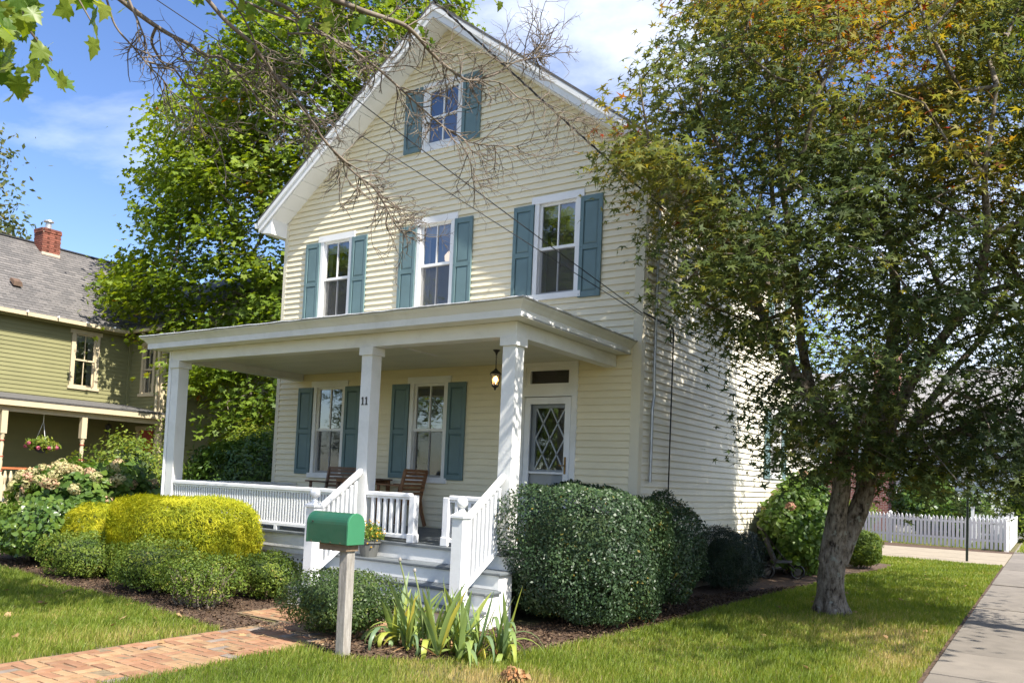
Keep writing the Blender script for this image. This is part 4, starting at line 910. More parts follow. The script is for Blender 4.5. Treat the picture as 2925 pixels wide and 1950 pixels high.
b = B(); b.box(chx-.30, chx+.30, chy-.29, chy+.29, chz-.5, chz-.06); b.build('flashing', M_RUST, ch)
b = B(); b.lathe([(.09, 0), (.09, .2), (.075, .2), (.075, .24), (.15, .26), (.14, .30), (.02, .32)], (chx, chy, chz+.78), 12); b.build('flue_cap', M_GALV, ch)
# neighbour porch
b = B(); b.hexa([(-18, -6, 3.30), (-18, 3.38, 3.30), (-16.1, 3.38, 3.05), (-16.1, -6, 3.05), (-18, -6, 3.36), (-18, 3.38, 3.36), (-16.08, 3.38, 3.10), (-16.08, -6, 3.10)]); NB(b, 'porch_roof', M_ROOF)
b = B(); b.box(-16.22, -16.09, -6, 3.36, 2.92, 3.045); NB(b, 'porch_fascia', M_TAN)
b = B(); b.box(-16.32, -16.23, -6, 3.36, 2.78, 2.93); NB(b, 'porch_beam', M_TAN)
b = B(); b.box(-18, -16.1, -6, 3.38, .45, .62); NB(b, 'porch_floor', M_TREAD)
b = B(); b.box(-17.98, -16.33, -6, 3.37, 2.94, 2.97); NB(b, 'porch_ceiling', M_OLIVE)
tp = [(.06, 0), (.06, .62), (.045, .64), (.055, .70), (.035, .74), (.05, .80), (.05, .95), (.04, 1.0), (.055, 1.05), (.035, 1.12), (.055, 1.35), (.04, 1.42), (.055, 1.46), (.04, 1.50), (.06, 1.54), (.062, 2.18)]
lt = B(); lt.lathe(tp, (0, 0, 0), 10); sq = [(.066, 0)]; me_t = lt.mesh('turned_post', True); me_t.materials.append(M_TAN)
sq = B(); sq.box(-.07, .07, -.07, .07, 1.62, 2.2); sq.box(-.07, .07, -.07, .07, 0, .6); me_sq = sq.mesh('post_block'); me_sq.materials.append(M_TAN)
rg = B(); rg.lathe([(.058, .70), (.062, .715), (.058, .73)], (0, 0, 0), 10); rg.lathe([(.058, 1.05), (.062, 1.065), (.058, 1.08)], (0, 0, 0), 10); rg.lathe([(.055, 1.44), (.06, 1.455), (.055, 1.47)], (0, 0, 0), 10); me_rg = rg.mesh('red_ring'); me_rg.materials.append(M_REDPAINT)
for y in (1.17, -.78, -2.7):
    o = link('turned_post', me_t, None, nh); o.matrix_parent_inverse = inv; o.location = (-16.27, y, .62)
    link('post_block', me_sq, None, o); link('red_ring', me_rg, None, o)
b = B(); b.box(-16.31, -16.23, -6, 1.17, 1.38, 1.43); nr = NB(b, 'porch_rail', paint('orange_red_rail', (.42, .13, .05), .5, .1, 4))
fb = B(); fb.lathe([(.02, 0), (.05, .18), (.02, .34), (.05, .5), (.02, .66)], (0, 0, 0), 6); me_fb = fb.mesh('baluster'); me_fb.materials.append(M_TAN)
for k in range(20): o = link('baluster', me_fb, None, nr); o.location = (-16.27, -2.6+k*.13, .68)

# hanging flower basket and porch lamp of the neighbour
hb = thing('hanging_basket', 'hanging basket of pink flowers under the olive porch', 'flower basket', (-16.6, .33, 0))
b = B(); b.lathe([(.06, 1.82), (.16, 1.88), (.2, 2.0), (.19, 2.01), (.1, 1.9)], (0, 0, 0), 12); b.build('bowl', M_BLACK, hb)
b = B(); b.tube([(0, 0, 2.92), (0, 0, 2.62)], .012, 5)
for a in range(3): b.tube([(0, 0, 2.62), (.18*math.cos(a*2.1), .18*math.sin(a*2.1), 2.0)], .006, 4)
b.build('hanger', M_WHITE, hb)
D = unit(rng.normal(size=(420, 3))); D[:, 2] = D[:, 2]*.7; V, F, rn = scatter(*T_OVAL, D*[.38, .38, .26]*rng.uniform(.5, 1, (420, 1))+[0, 0, 2.04], D+rng.normal(size=D.shape)*.5, .11*rng.uniform(.7, 1.2, 420), rng.uniform(0, 1, 420)); link('foliage', raw_mesh('foliage', V, F, rn), L_YSHRUB, hb)
for k in range(9):
    a = k*.7; c = np.array([.36*math.cos(a), .36*math.sin(a), 1.92+.14*random.random()]); q = unit(rng.normal(size=(30, 3))); V, F, rn = scatter(*T_PETAL, c+q*.04, q, .035*np.ones(30), rng.uniform(0, 1, 30)); link('blossom', raw_mesh('blossom', V, F, rn), L_PINK, hb)
pl = thing('porch_lantern', 'small dark lantern hanging under the olive porch ceiling', 'lantern', (-17.2, 2.4, 0))
b = B(); b.tube([(0, 0, 2.95), (0, 0, 2.72)], .008, 5); b.lathe([(.02, 2.74), (.10, 2.68), (.09, 2.67), (.07, 2.46), (.02, 2.42)], (0, 0, 0), 8); b.build('body', M_DARKMETAL, pl)

# ================================================================== far white house, right
wh = thing('white_house', 'white sided house with grey roof and brick chimney beyond the picket fence', 'house', (0, 33, 0))
WF = Frame((0, -1, 0), (1, 0, 0), (0, -1, 0))
siding(WF, -1.3, 6.2, 1.1, 4.9, .0, [(1.0, 2.0, 2.6, 4.4), (3.4, 4.4, 2.6, 4.4), (0.2, .9, 1.2, 2.6)], M_WSIDE, wh, expo=.14, proud=.02)
b = B(); b.box(-9, 6.2, -.9, 8, 0, 4.9); b.build('wall', M_WSIDE, wh)
window(WF, 1.5, 2.6, 4.4, .5, wh, M_TRIM, screen=False); window(WF, 3.9, 2.6, 4.4, .5, wh, M_TRIM, screen=False)
b = B(); b.box(-5.2, -1.32, -1.25, -.5, 0, 3.4); b.box(-2.3, -1.2, -1.3, -.3, 3.4, 8.6); b.build('brick_wall', M_FBRICK, wh)
b = B(); b.hexa([(-9.4, -1.5, 4.95), (6.5, -1.5, 4.95), (6.5, 3.5, 8.2), (-9.4, 3.5, 8.2), (-9.4, -1.5, 5.05), (6.5, -1.5, 5.05), (6.5, 3.5, 8.3), (-9.4, 3.5, 8.3)]); b.hexa([(-9.4, 8.5, 4.95), (6.5, 8.5, 4.95), (6.5, 3.5, 8.2), (-9.4, 3.5, 8.2), (-9.4, 8.5, 5.05), (6.5, 8.5, 5.05), (6.5, 3.5, 8.3), (-9.4, 3.5, 8.3)]); b.build('roof', paint('far_grey_roof', (.27, .26, .25), .9, .2, 6), wh)
b = B(); b.box(-9.4, 6.5, -1.55, -1.5, 4.82, 5.04); b.build('fascia', M_TRIM, wh)
b = B(); b.box(-1.34, -1.24, -1.3, -1.2, 0, 4.9); b.build('downspout', M_DARKMETAL, wh)
b = B(); b.box(4.0, 6.0, -3.5, -1.2, 0, .9); b.build('stair_base', M_WSIDE, wh)
for k in range(14): b = B(); b.box(4.0+k*.14, 4.04+k*.14, -3.5, -3.46, .9, 1.75); b.build('stair_baluster', M_TRIM, wh)
b = B(); b.box(3.95, 6.0, -3.53, -3.43, 1.75, 1.82); b.build('stair_rail', M_TRIM, wh)

# ================================================================== picket fence
fn = thing('picket_fence', 'white picket fence with pointed pickets along the driveway', 'fence', (0, 21, 0))
pk = B(); pk.prism([(-.042, -.01, .06), (.042, -.01, .06), (.042, -.01, .98), (.03, -.01, 1.03), (0, -.01, 1.085), (-.03, -.01, 1.03), (-.042, -.01, .98)], [(-.042, .01, .06), (.042, .01, .06), (.042, .01, .98), (.03, .01, 1.03), (0, .01, 1.085), (-.03, .01, 1.03), (-.042, .01, .98)]); me_pk = pk.mesh('picket'); me_pk.materials.append(M_FENCE)
fa, fb_ = np.array([-4.6, 22.95-21]), np.array([3.66, 20.6-21])
dF = fb_-fa; LF = np.linalg.norm(dF); tF = dF/LF; angF = math.atan2(tF[1], tF[0]); nF = np.array([tF[1], -tF[0]])
npk = int(LF/.1315)
for k in range(npk+1):
    q = fa+tF*(k*.1315)+nF*.03; o = link('picket', me_pk, None, fn); o.location = (q[0], q[1], random.uniform(-.008, .008)); o.rotation_euler = (0, random.uniform(-.012, .012), angF)
for z in (.30, .86):
    b = B(); a_, c_ = fa, fb_; b.prism([(*(a_+nF*.02), z), (*(a_-nF*.02), z), (*(a_-nF*.02), z+.07), (*(a_+nF*.02), z+.07)], [(*(c_+nF*.02), z), (*(c_-nF*.02), z), (*(c_-nF*.02), z+.07), (*(c_+nF*.02), z+.07)]); b.build('fence_rail', M_FENCE, fn)
for f in (0.0, .28, .56, .995):
    q = fa+dF*f-nF*.05; b = B(); b.box(q[0]-.05, q[0]+.05, q[1]-.05, q[1]+.05, -.05, 1.10); b.hexa([(q[0]-.06, q[1]-.06, 1.10), (q[0]+.06, q[1]-.06, 1.10), (q[0]+.06, q[1]+.06, 1.10), (q[0]-.06, q[1]+.06, 1.10), (q[0]-.02, q[1]-.02, 1.15), (q[0]+.02, q[1]-.02, 1.15), (q[0]+.02, q[1]+.02, 1.15), (q[0]-.02, q[1]+.02, 1.15)]); b.build('fence_post', M_FENCE, fn)
fn2 = thing('picket_fence', 'white picket fence turning the corner beside the sidewalk', 'fence', (3.72, 24.8, 0))
for k in range(62):
    o = link('picket', me_pk, None, fn2); o.location = (.02, -4.1+k*.1315, 0); o.rotation_euler = (0, 0, math.pi/2)
for z in (.30, .86): b = B(); b.box(-.03, .0, -4.1, 4.1, z, z+.07); b.build('fence_rail', M_FENCE, fn2)
for y in (-4.12, 0, 4.1): b = B(); b.box(-.09, .0, y-.05, y+.05, -.05, 1.22); b.box(-.1, .01, y-.06, y+.06, 1.22, 1.26); b.build('fence_post', M_FENCE, fn2)
fg = thing('garden_gate', 'white picket gate standing behind the fence corner', 'gate', (2.9, 25.0, 0))
for k in range(8): o = link('picket', me_pk, None, fg); o.location = (-.4+k*.125, 0, .05)
for z in (.35, .92): b = B(); b.box(-.45, .52, .015, .05, z, z+.07); b.build('gate_rail', M_FENCE, fg)
b = B(); b.box(-.56, -.46, -.05, .05, 0, 1.35); b.box(-.58, -.44, -.07, .07, 1.35, 1.40); b.build('gate_post', M_FENCE, fg)

# sign pole
sp = thing('sign_pole', 'dark steel sign pole standing in the lawn by the driveway', 'sign pole', (2.98, 14.45, 0))
b = B(); b.box(-.03, .03, -.012, .012, -.1, 2.5); b.box(-.03, -.018, -.035, .012, -.1, 2.5); b.box(.018, .03, -.035, .012, -.1, 2.5); b.build('channel_post', M_POLE, sp)
b = B(); b.box(-.15, .15, -.042, -.036, 2.05, 2.5); b.build('sign_plate', M_GALV, sp)

# ================================================================== mailbox
mbx = thing('mailbox', 'green metal mailbox on a weathered wooden post', 'mailbox', (-.40, -5.12, 0))
Lm, Wm, Hm = .50, .205, .275; x0, x1 = -.425, .075; zb = .985; r_ = Wm/2
arc = [(r_*math.cos(a), zb+Hm-r_+r_*math.sin(a)) for a in np.linspace(0, math.pi, 15)]
profm = [(r_, zb)]+arc+[(-r_, zb)]
b = B(); b.prism([(x0, y, z) for y, z in profm], [(x1, y, z) for y, z in profm]); body = b.build('body', M_MAILBOX, mbx, bevel=.004)
profd = [(y*1.03, zb+(z-zb)*1.012-.002) for y, z in profm]
b = B(); b.prism([(x1-.012, y, z) for y, z in profd], [(x1+.012, y, z) for y, z in profd]); b.build('door', M_MAIL_SUNLIT, mbx, bevel=.005)
b = B(); b.prism([(x0-.006, y, z) for y, z in profd], [(x0+.012, y, z) for y, z in profd]); b.build('back_rim', M_MAILBOX, mbx, bevel=.003)
b = B(); b.tube([(x0+.07, -r_-.004, 1.17), (x0+.07, -r_+.004, 1.17)], .008, 8); b.build('flag_rivet', M_DARKMETAL, mbx)
b = B()
for k in range(4): b.tube([(x0+.06+k*.12, -r_-.003, zb+.012), (x0+.06+k*.12, -r_+.003, zb+.012)], .006, 6)
b.build('rivet', M_RUST, mbx)
b = B(); b.box(-.29, .05, -.075, .075, .925, .982); b.build('mounting_block', M_POST2, mbx, bevel=.004)
b = B(); b.prism([(-.048, -.048, -.1), (.048, -.048, -.1), (.048, .048, -.1), (-.048, .048, -.1)], [(-.062, -.042, .926), (.034, -.042, .926), (.034, .054, .926), (-.062, .054, .926)]); b.build('post', M_POST, mbx, bevel=.006)

# ================================================================== porch lantern (lit), chairs, table, pot
lan = thing('porch_lantern', 'lit bronze lantern hanging by a chain from the porch ceiling', 'lantern', (-1.61, -1.212, 0))
b = B(); b.lathe([(.055, 3.409), (.05, 3.395), (.022, 3.37), (.012, 3.345), (.012, 3.33)], (0, 0, 0), 12); b.build('canopy', M_DARKMETAL, lan)
for k in range(8):
    z = 3.335-k*.024; b = B(); pts = [(.009*math.cos(a)*(1 if k % 2 else 0), .009*math.cos(a)*(0 if k % 2 else 1), z-.012+.016*math.sin(a)) for a in np.linspace(0, 6.28, 9)]; b.tube(pts, .0028, 5, cap=False); b.build('chain_link', M_DARKMETAL, lan)
b = B(); b.lathe([(.008, 3.15), (.018, 3.135), (.03, 3.12), (.065, 3.095), (.082, 3.07), (.080, 3.062), (.03, 3.085)], (0, 0, 0), 12); b.build('roof_cap', M_DARKMETAL, lan)
b = B()
for k in range(6):
    a = k*math.pi/3; b.tube([(.072*math.cos(a), .072*math.sin(a), 3.065), (.045*math.cos(a), .045*math.sin(a), 2.905)], .0055, 5)
b.lathe([(.05, 2.91), (.05, 2.895), (.03, 2.885), (.012, 2.87), (.018, 2.86), (.005, 2.845)], (0, 0, 0), 10); b.build('cage', M_DARKMETAL, lan)
b = B(); rr = lambda rad, z: [(rad*math.cos(k*math.pi/3), rad*math.sin(k*math.pi/3), z) for k in range(6)]
A, Bq = rr(.068, 3.062), rr(.044, 2.91)
for k in range(6): j = (k+1) % 6; b.poly([A[k], A[j], Bq[j], Bq[k]])
b.build('pane', M_AMBER, lan)
b = B(); b.lathe([(.008, 2.93), (.012, 2.96), (.026, 2.985), (.028, 3.005), (.018, 3.03), (.004, 3.04)], (0, 0, 0), 10); b.build('bulb', M_BULB, lan, smooth=True)
pld = bpy.data.lights.new('bulb_light', 'POINT'); pld.energy = 3; pld.color = (1, .7, .4); pld.shadow_soft_size = .02; plo = bpy.data.objects.new('bulb_light', pld); C.objects.link(plo); plo.parent = lan; plo.location = (0, 0, 3.0-.11)

def chair(label, loc, rz, mat):
    """slatted wooden armchair, front towards -y"""
    t = thing('porch_chair', label, 'chair', (*loc, PZ+.03)); t.rotation_euler = (0, 0, rz); w = .26
    def bar(name, P, wdt, thk): 
        b = B(); P = [np.array(p, float) for p in P]; rings = []
        for i, p in enumerate(P):
            tt = P[min(i+1, len(P)-1)]-P[max(i-1, 0)]; tt /= np.linalg.norm(tt); s_ = np.array([1., 0, 0]); n_ = np.cross(tt, s_)
            rings.append(b.pts([p-s_*wdt/2-n_*thk/2, p+s_*wdt/2-n_*thk/2, p+s_*wdt/2+n_*thk/2, p-s_*wdt/2+n_*thk/2]))
        for i in range(len(rings)-1):
            for k in range(4): j = (k+1) % 4; b.F.append((rings[i]+k, rings[i]+j, rings[i+1]+j, rings[i+1]+k))
        b.F.append(tuple(rings[0]+k for k in range(4))); b.F.append(tuple(rings[-1]+k for k in reversed(range(4))))
        return b.build(name, mat, t)
    for s in (-1, 1):
        bar('rear_leg', [(s*w, .34, -.0), (s*w, .26, .22), (s*w, .22, .42), (s*w, .27, .65), (s*w, .33, .88)], .028, .055)
        bar('front_leg', [(s*w, -.30, -.0), (s*w, -.25, .22), (s*w, -.24, .42), (s*w, -.22, .64)], .028, .05)
        b = B(); b.hexa([(s*w-.035, -.34, .64), (s*w+.035, -.34, .64), (s*w+.025, .28, .625), (s*w-.025, .28, .625), (s*w-.035, -.34, .665), (s*w+.035, -.34, .665), (s*w+.025, .28, .65), (s*w-.025, .28, .65)]); b.build('armrest', mat, t)
    for k in range(7):
        y = -.24+k*.066; b = B(); b.box(-w+.02, w-.02, y, y+.052, .41-.004*k, .43-.004*k); b.build('seat_slat', mat, t)
    b = B(); b.box(-w+.016, w-.016, -.262, -.242, .36, .43); b.build('seat_rail', mat, t)
    b = B(); b.box(-w+.016, w-.016, .20, .22, .33, .40); b.build('seat_rail', mat, t)
    for k in range(6):
        z = .50+k*.062; y = .245+.085*(z-.5)/.38+.01; b = B(); b.box(-w+.014, w-.014, y, y+.016, z, z+.044); b.build('back_slat', mat, t)
    b = B(); b.box(-w-.015, w+.015, .315, .345, .86, .905); b.build('top_rail', mat, t)
    return t
chair('slatted wooden armchair seen sideways beside the right porch window', (-3.99, -.36), R(-90), M_TEAK)
chair('greyed wooden armchair behind the closely spaced porch railing', (-5.18, -.70), R(14), M_TEAK_G)
tb = thing('porch_table', 'small wooden table between the two porch chairs', 'table', (-4.66, -.50, PZ+.025))
for k in range(7): b = B(); b.box(-.35, .35, -.33+k*.094, -.33+k*.094+.086, .715, .74); b.build('top_slat', M_TEAK_G, tb)
for sx in (-1, 1):
    for sy in (-1, 1): b = B(); b.box(sx*.30-.025, sx*.30+.025, sy*.27-.025, sy*.27+.025, 0, .715); b.build('leg', M_TEAK, tb)
b = B(); b.box(-.32, .32, -.30, -.275, .65, .714); b.box(-.32, .32, .275, .30, .65, .714); b.build('apron', M_TEAK, tb)

pot = thing('flower_pot', 'planter of yellow chrysanthemums standing on the porch step', 'flower pot', (-2.28, -2.84, .60))
b = B(); b.lathe([(.10, 0), (.135, .16), (.15, .17), (.15, .19), (.12, .18)], (0, 0, 0), 16); b.build('pot', M_TERRA, pot)
D = unit(rng.normal(size=(900, 3))); D[:, 2] = np.abs(D[:, 2])*1.1-.25; V, F, rn = scatter(*T_OVAL, D*.19*rng.uniform(.5, 1, (900, 1))+[0, 0, .26], D+rng.normal(size=D.shape)*.5, .035*rng.uniform(.7, 1.2, 900), rng.uniform(.2, .9, 900)); link('foliage', raw_mesh('foliage', V, F, rn), L_BOX, pot)
for k in range(36):
    d = unit(rng.normal(size=3)+[0.3, -.5, .5]); c = d*.195+[0, 0, .26]; q = unit(rng.normal(size=(14, 3))+d); V, F, rn = scatter(*T_PETAL, c+q*.008, q, .013*np.ones(14), rng.uniform(0, 1, 14)); link('blossom', raw_mesh('blossom', V, F, rn), L_YELLOW, pot)

# black stroller half hidden under the hydrangea by the side wall
strl = thing('stroller', 'black three wheeled stroller parked beneath the side hydrangea', 'stroller', (.55, 5.25, 0)); strl.rotation_euler = (0, 0, .5)
for (x, y) in ((-.25, .18), (-.25, -.18), (.35, 0)):
    o = B(); o.tube([(x+.12*math.cos(a), y, .14+.12*math.sin(a)) for a in np.linspace(0, 2*math.pi, 17)], .022, 6, cap=False); wo = o.build('wheel', M_BLACK, strl)
    o = B(); o.tube([(x, y-.02, .14), (x, y+.02, .14)], .07, 10); o.build('hub', M_DARKMETAL, wo)
b = B(); b.tube([(-.25, .2, .14), (0, .2, .45), (-.35, .2, .9)], .014, 6); b.tube([(-.25, -.2, .14), (0, -.2, .45), (-.35, -.2, .9)], .014, 6); b.tube([(.35, 0, .14), (0, .2, .45)], .014, 6); b.tube([(.35, 0, .14), (0, -.2, .45)], .014, 6); b.tube([(-.35, .2, .9), (-.40, 0, .95), (-.35, -.2, .9)], .016, 6); b.build('frame', M_DARKMETAL, strl)
b = B(); b.hexa([(-.1, -.17, .3), (.2, -.17, .32), (.2, .17, .32), (-.1, .17, .3), (-.15, -.17, .36), (.2, -.17, .36), (.2, .17, .36), (-.15, .17, .36)]); b.hexa([(-.1, -.17, .33), (-.28, -.17, .75), (-.28, .17, .75), (-.1, .17, .33), (-.06, -.17, .33), (-.24, -.17, .76), (-.24, .17, .76), (-.06, .17, .33)]); b.build('seat', paint('grey_fabric', (.10, .10, .11), .9, .1, 5), strl)

# ================================================================== shrubs
shrub('golden_cypress', 'clipped golden threadleaf cypress in front of the porch railing', 'shrub', (-5.15, -3.45), 1.38, .62, .10, 1.20, T_THREAD, 60000, .055, L_GOLD, pw=3.0, seed=11, amp=.07, lk=2.6, depth=.08, fwd_down=True, up=.5, jit=.5)
shrub('golden_cypress', 'lower golden threadleaf cypress beside the dark weigela', 'shrub', (-6.95, -3.35), .85, .62, .15, 1.02, T_THREAD, 24000, .055, L_GOLD, pw=2.6, seed=12, amp=.10, depth=.08, fwd_down=True, up=.5)
BX = 'clipped boxwoods in the front bed'
shrub('boxwood_shrub', 'small upright boxwood between the weigela and the golden cypress', 'shrub', (-6.55, -4.02), .62, .50, .02, .66, T_OVAL, 9000, .034, L_BOX, BX, pw=2.4, seed=21, amp=.12)
shrub('boxwood_shrub', 'wide flat topped boxwood in front of the golden cypress', 'shrub', (-4.70, -4.10), .74, .50, .06, .68, T_OVAL, 11000, .034, L_BOX, BX, pw=2.6, seed=22, amp=.12)
shrub('boxwood_shrub', 'thin boxwood with bare dead twigs at the bed edge', 'shrub', (-3.45, -4.38), .66, .46, .10, .62, T_OVAL, 6500, .032, L_BOX, BX, pw=2.2, seed=23, amp=.18, stems=40, core=False, depth=.25, stem_mat=M_TWIG)
shrub('boxwood_shrub', 'loose boxwood beside the porch lattice', 'shrub', (-3.40, -3.45), .46, .40, .04, .60, T_OVAL, 7000, .034, L_BOX, BX, pw=2.3, seed=24, amp=.16)
shrub('boxwood_shrub', 'dense dark boxwood ball beside the mailbox post', 'shrub', (-1.12, -4.45), .58, .50, .04, .62, T_OVAL, 15000, .030, L_BOXD, None, pw=2.7, seed=25, amp=.08, taper=.12)
shrub('holly_hedge', 'large clipped dark holly beside the stair railing', 'hedge', (.20, -1.84), .84, .98, .06, 1.60, T_OVAL, 50000, .040, L_HOLLY, None, pw=4.4, seed=31, amp=.07, lk=3.0, depth=.07, taper=.08, stems=10, rz=.0)
shrub('holly_hedge', 'clipped dark holly standing close behind against the side wall', 'hedge', (.55, -.25), .50, .62, .10, 1.47, T_OVAL, 17000, .040, L_HOLLY, None, pw=2.8, seed=32, amp=.10, depth=.08, stems=6)
shrub('yew_shrub', 'low dark yew beside the side wall', 'shrub', (.42, 2.75), .50, .85, .05, .98, T_NEEDLE, 26000, .075, L_YEW, None, pw=2.6, seed=33, amp=.14, depth=.12)
shrub('hydrangea', 'tall leafy hydrangea with a few faded blooms by the side wall', 'shrub', (.62, 6.3), .66, 1.30, .06, 1.95, T_BROAD, 10500, .11, L_HYD, None, pw=2.2, seed=34, amp=.20, depth=.18, up=.6, stems=14, bloom=('bloom', 7, .10, L_BLOOM, 90))
shrub('rounded_shrub', 'small rounded evergreen at the lawn edge behind the maple trunk', 'shrub', (1.25, 9.2), .50, .55, .02, .85, T_LONG, 7500, .075, L_BOX, None, pw=2.3, seed=35, amp=.08, fwd_down=True)
shrub('weigela_shrub', 'dark leaved weigela bush below the blooming hydrangea', 'shrub', (-8.45, -3.55), 1.05, .70, .10, .98, T_BROAD, 6500, .085, L_LAUREL, None, pw=2.3, seed=36, amp=.16, depth=.2, up=.3)
shrub('hydrangea', 'blooming hydrangea covered in cream and pink flower heads', 'shrub', (-9.9, -2.2), 1.65, 1.0, .15, 1.62, T_BROAD, 9000, .13, L_HYD, None, pw=2.3, seed=37, amp=.14, depth=.14, up=.6, bloom=('bloom', 70, .115, L_BLOOM, 110))
shrub('rose_shrub', 'tall yellow green shrub in front of the olive porch', 'shrub', (-11.2, -.6), 1.25, .9, .1, 2.25, T_OVAL, 7500, .085, L_YSHRUB, None, pw=2.0, seed=38, amp=.28, lk=4.5, depth=.25)
shrub('laurel_hedge', 'glossy dark laurel hedge seen through the porch', 'hedge', (-9.7, 1.3), 1.9, .8, .1, 2.30, T_LONG, 15000, .13, L_LAUREL, None, pw=3.0, seed=39, amp=.10, depth=.12, up=.4)
shrub('rose_shrub', 'pale green shrub rising behind the laurel hedge', 'shrub', (-11.0, 2.4), 1.4, .7, .1, 2.72, T_OVAL, 6000, .09, L_YSHRUB, None, pw=2.2, seed=40, amp=.22, depth=.2)
shrub('garden_plant', 'pale flowering garden plants beside the olive porch', 'plants', (-11.6, -3.4), 1.0, .8, .02, .95, T_OVAL, 4200, .08, L_YSHRUB, None, pw=2.0, seed=41, amp=.25, depth=.3)
shrub('fence_shrub', 'round yellow green shrub behind the picket fence', 'shrub', (-2.4, 25.5), 1.5, .9, .05, 1.35, T_OVAL, 4500, .11, L_BOX, None, seed=42, pw=2.3)
shrub('fence_shrub', 'dark leafy shrub against the far white house', 'shrub', (.3, 29.5), 1.25, 1.0, .1, 2.7, T_BROAD, 4500, .22, L_LAUREL, None, seed=43, amp=.2, depth=.2)
shrub('fence_shrub', 'low dark shrub behind the garden gate', 'shrub', (2.0, 28.5), 1.3, .9, .05, 1.7, T_OVAL, 4500, .15, L_LAUREL, None, seed=44, amp=.2)
shrub('fence_shrub', 'pale green shrub near the far white stair rail', 'shrub', (4.2, 29.0), 1.5, .9, .05, 2.6, T_OVAL, 4500, .16, L_YSHRUB, None, seed=45, amp=.25, depth=.25)

# iris clump: each leaf its own blade
ir = thing('iris_clump', 'spiky clump of iris leaves at the edge of the bed', 'iris', (.08, -4.28, 0))
def blade(p0, ang, lean, Ln, w, curl, rndv, mat, parent, name='leaf', droop=0.0):
    n = 9; V = []; d = np.array([math.cos(ang), math.sin(ang), 0]); s = np.array([-math.sin(ang+.6), math.cos(ang+.6), 0]); p = np.array(p0, float); th = lean
    for i in range(n+1):
        f = i/n; wd = w*(1-f**3)*(0.55+.9*f if f < .5 else 1.0); wd = w*min(1, .65+f*.9)*max(0.02, 1-f**4)
        V += [p-s*wd/2, p+np.array([0, 0, .0])+d*wd*.16, p+s*wd/2]
        th += curl/n*(1+2.2*f*(droop > 0)); p = p+(d*math.sin(th)+np.array([0, 0, 1.])*math.cos(th))*Ln/n
        p[2] = max(p[2], .02)
    F = []
    for i in range(n): F += [(3*i, 3*i+1, 3*i+4, 3*i+3), (3*i+1, 3*i+2, 3*i+5, 3*i+4)]
    me = raw_mesh(name, np.array(V), np.array(F), np.full(len(F), rndv), True); return link(name, me, mat, parent)
fans = [(-.58, .0), (-.50, -.14), (-.24, -.24), (.12, -.26), (.34, -.20), (-.42, .05), (-.30, -.12), (-.16, .06), (-.05, -.16), (.08, .04), (.18, -.14), (.30, .08), (.40, -.05), (.50, .14), (.05, .22), (.62, .10), (.44, .30)]
for (fx, fy) in fans:
    base = random.uniform(0, 3.1)
    for k in range(random.randint(8, 12)):
        a = base+math.pi*(k % 2)+random.uniform(-.35, .35); ln = random.uniform(.34, .74)
        dr = random.random()
        blade((fx+random.uniform(-.03, .03), fy+random.uniform(-.03, .03), 0), a, random.uniform(.05, .5), ln, random.uniform(.042, .068), random.uniform(.1, .5) if dr < .6 else random.uniform(1.0, 2.2), min(1, max(0, random.gauss(.42, .28))), L_IRIS, ir, droop=0 if dr < .6 else 1)
for k in range(26):
    fx, fy = random.choice(fans); blade((fx, fy, .01), random.uniform(0, 6.28), random.uniform(.9, 1.4), random.uniform(.15, .42), random.uniform(.012, .03), random.uniform(-.2, .6), random.random(), L_STRAW, ir, name='dry_leaf')
for (x, y, ln, a) in ((-.42, .0, .78, 3.6), (-.18, -.1, .70, 3.0)):
    b = B(); pts = [np.array([x, y, 0])+np.array([math.cos(a)*.16*f*f, math.sin(a)*.10*f*f, ln*f]) for f in np.linspace(0, 1, 7)]; b.tube(pts, [.008]*6+[.006], 6); so = b.build('seed_stalk', paint('stalk', (.16, .19, .07), .6, .1, 8), ir)
    b = B(); b.lathe([(.004, 0), (.016, .012), (.014, .03), (.003, .042)], tuple(pts[-1]), 8); b.build('seed_head', M_POST, so)
gp = 'weeds and stray plants in the mulch'
for i, (x, y, lb) in enumerate(((-.52, -4.55, 'small leafy weed beside the mailbox post'), (.45, -4.22, 'small leafy weed at the iris clump'), (1.0, -2.2, 'small wild onion tuft in front of the holly'))):
    w = thing('weed', lb, 'weed', (x, y, .01), gp)
    for k in range(9): blade((0, 0, 0), random.uniform(0, 6.28), random.uniform(.4, 1.2), random.uniform(.06, .16), .035 if i < 2 else .008, .5, random.uniform(.5, .9), L_IRIS, w)
for i, (x, y) in enumerate(((-9.6, -4.35), (-9.1, -4.45))):
    w = thing('strap_leaf_plant', ('strap leaved plant at the left bed edge', 'strap leaved plant below the weigela')[i], 'plant', (x, y, .01))
    for k in range(22): blade((0, 0, 0), random.uniform(0, 6.28), random.uniform(.3, 1.0), random.uniform(.25, .5), .025, .9, random.uniform(.1, .8), L_IRIS, w, droop=1)

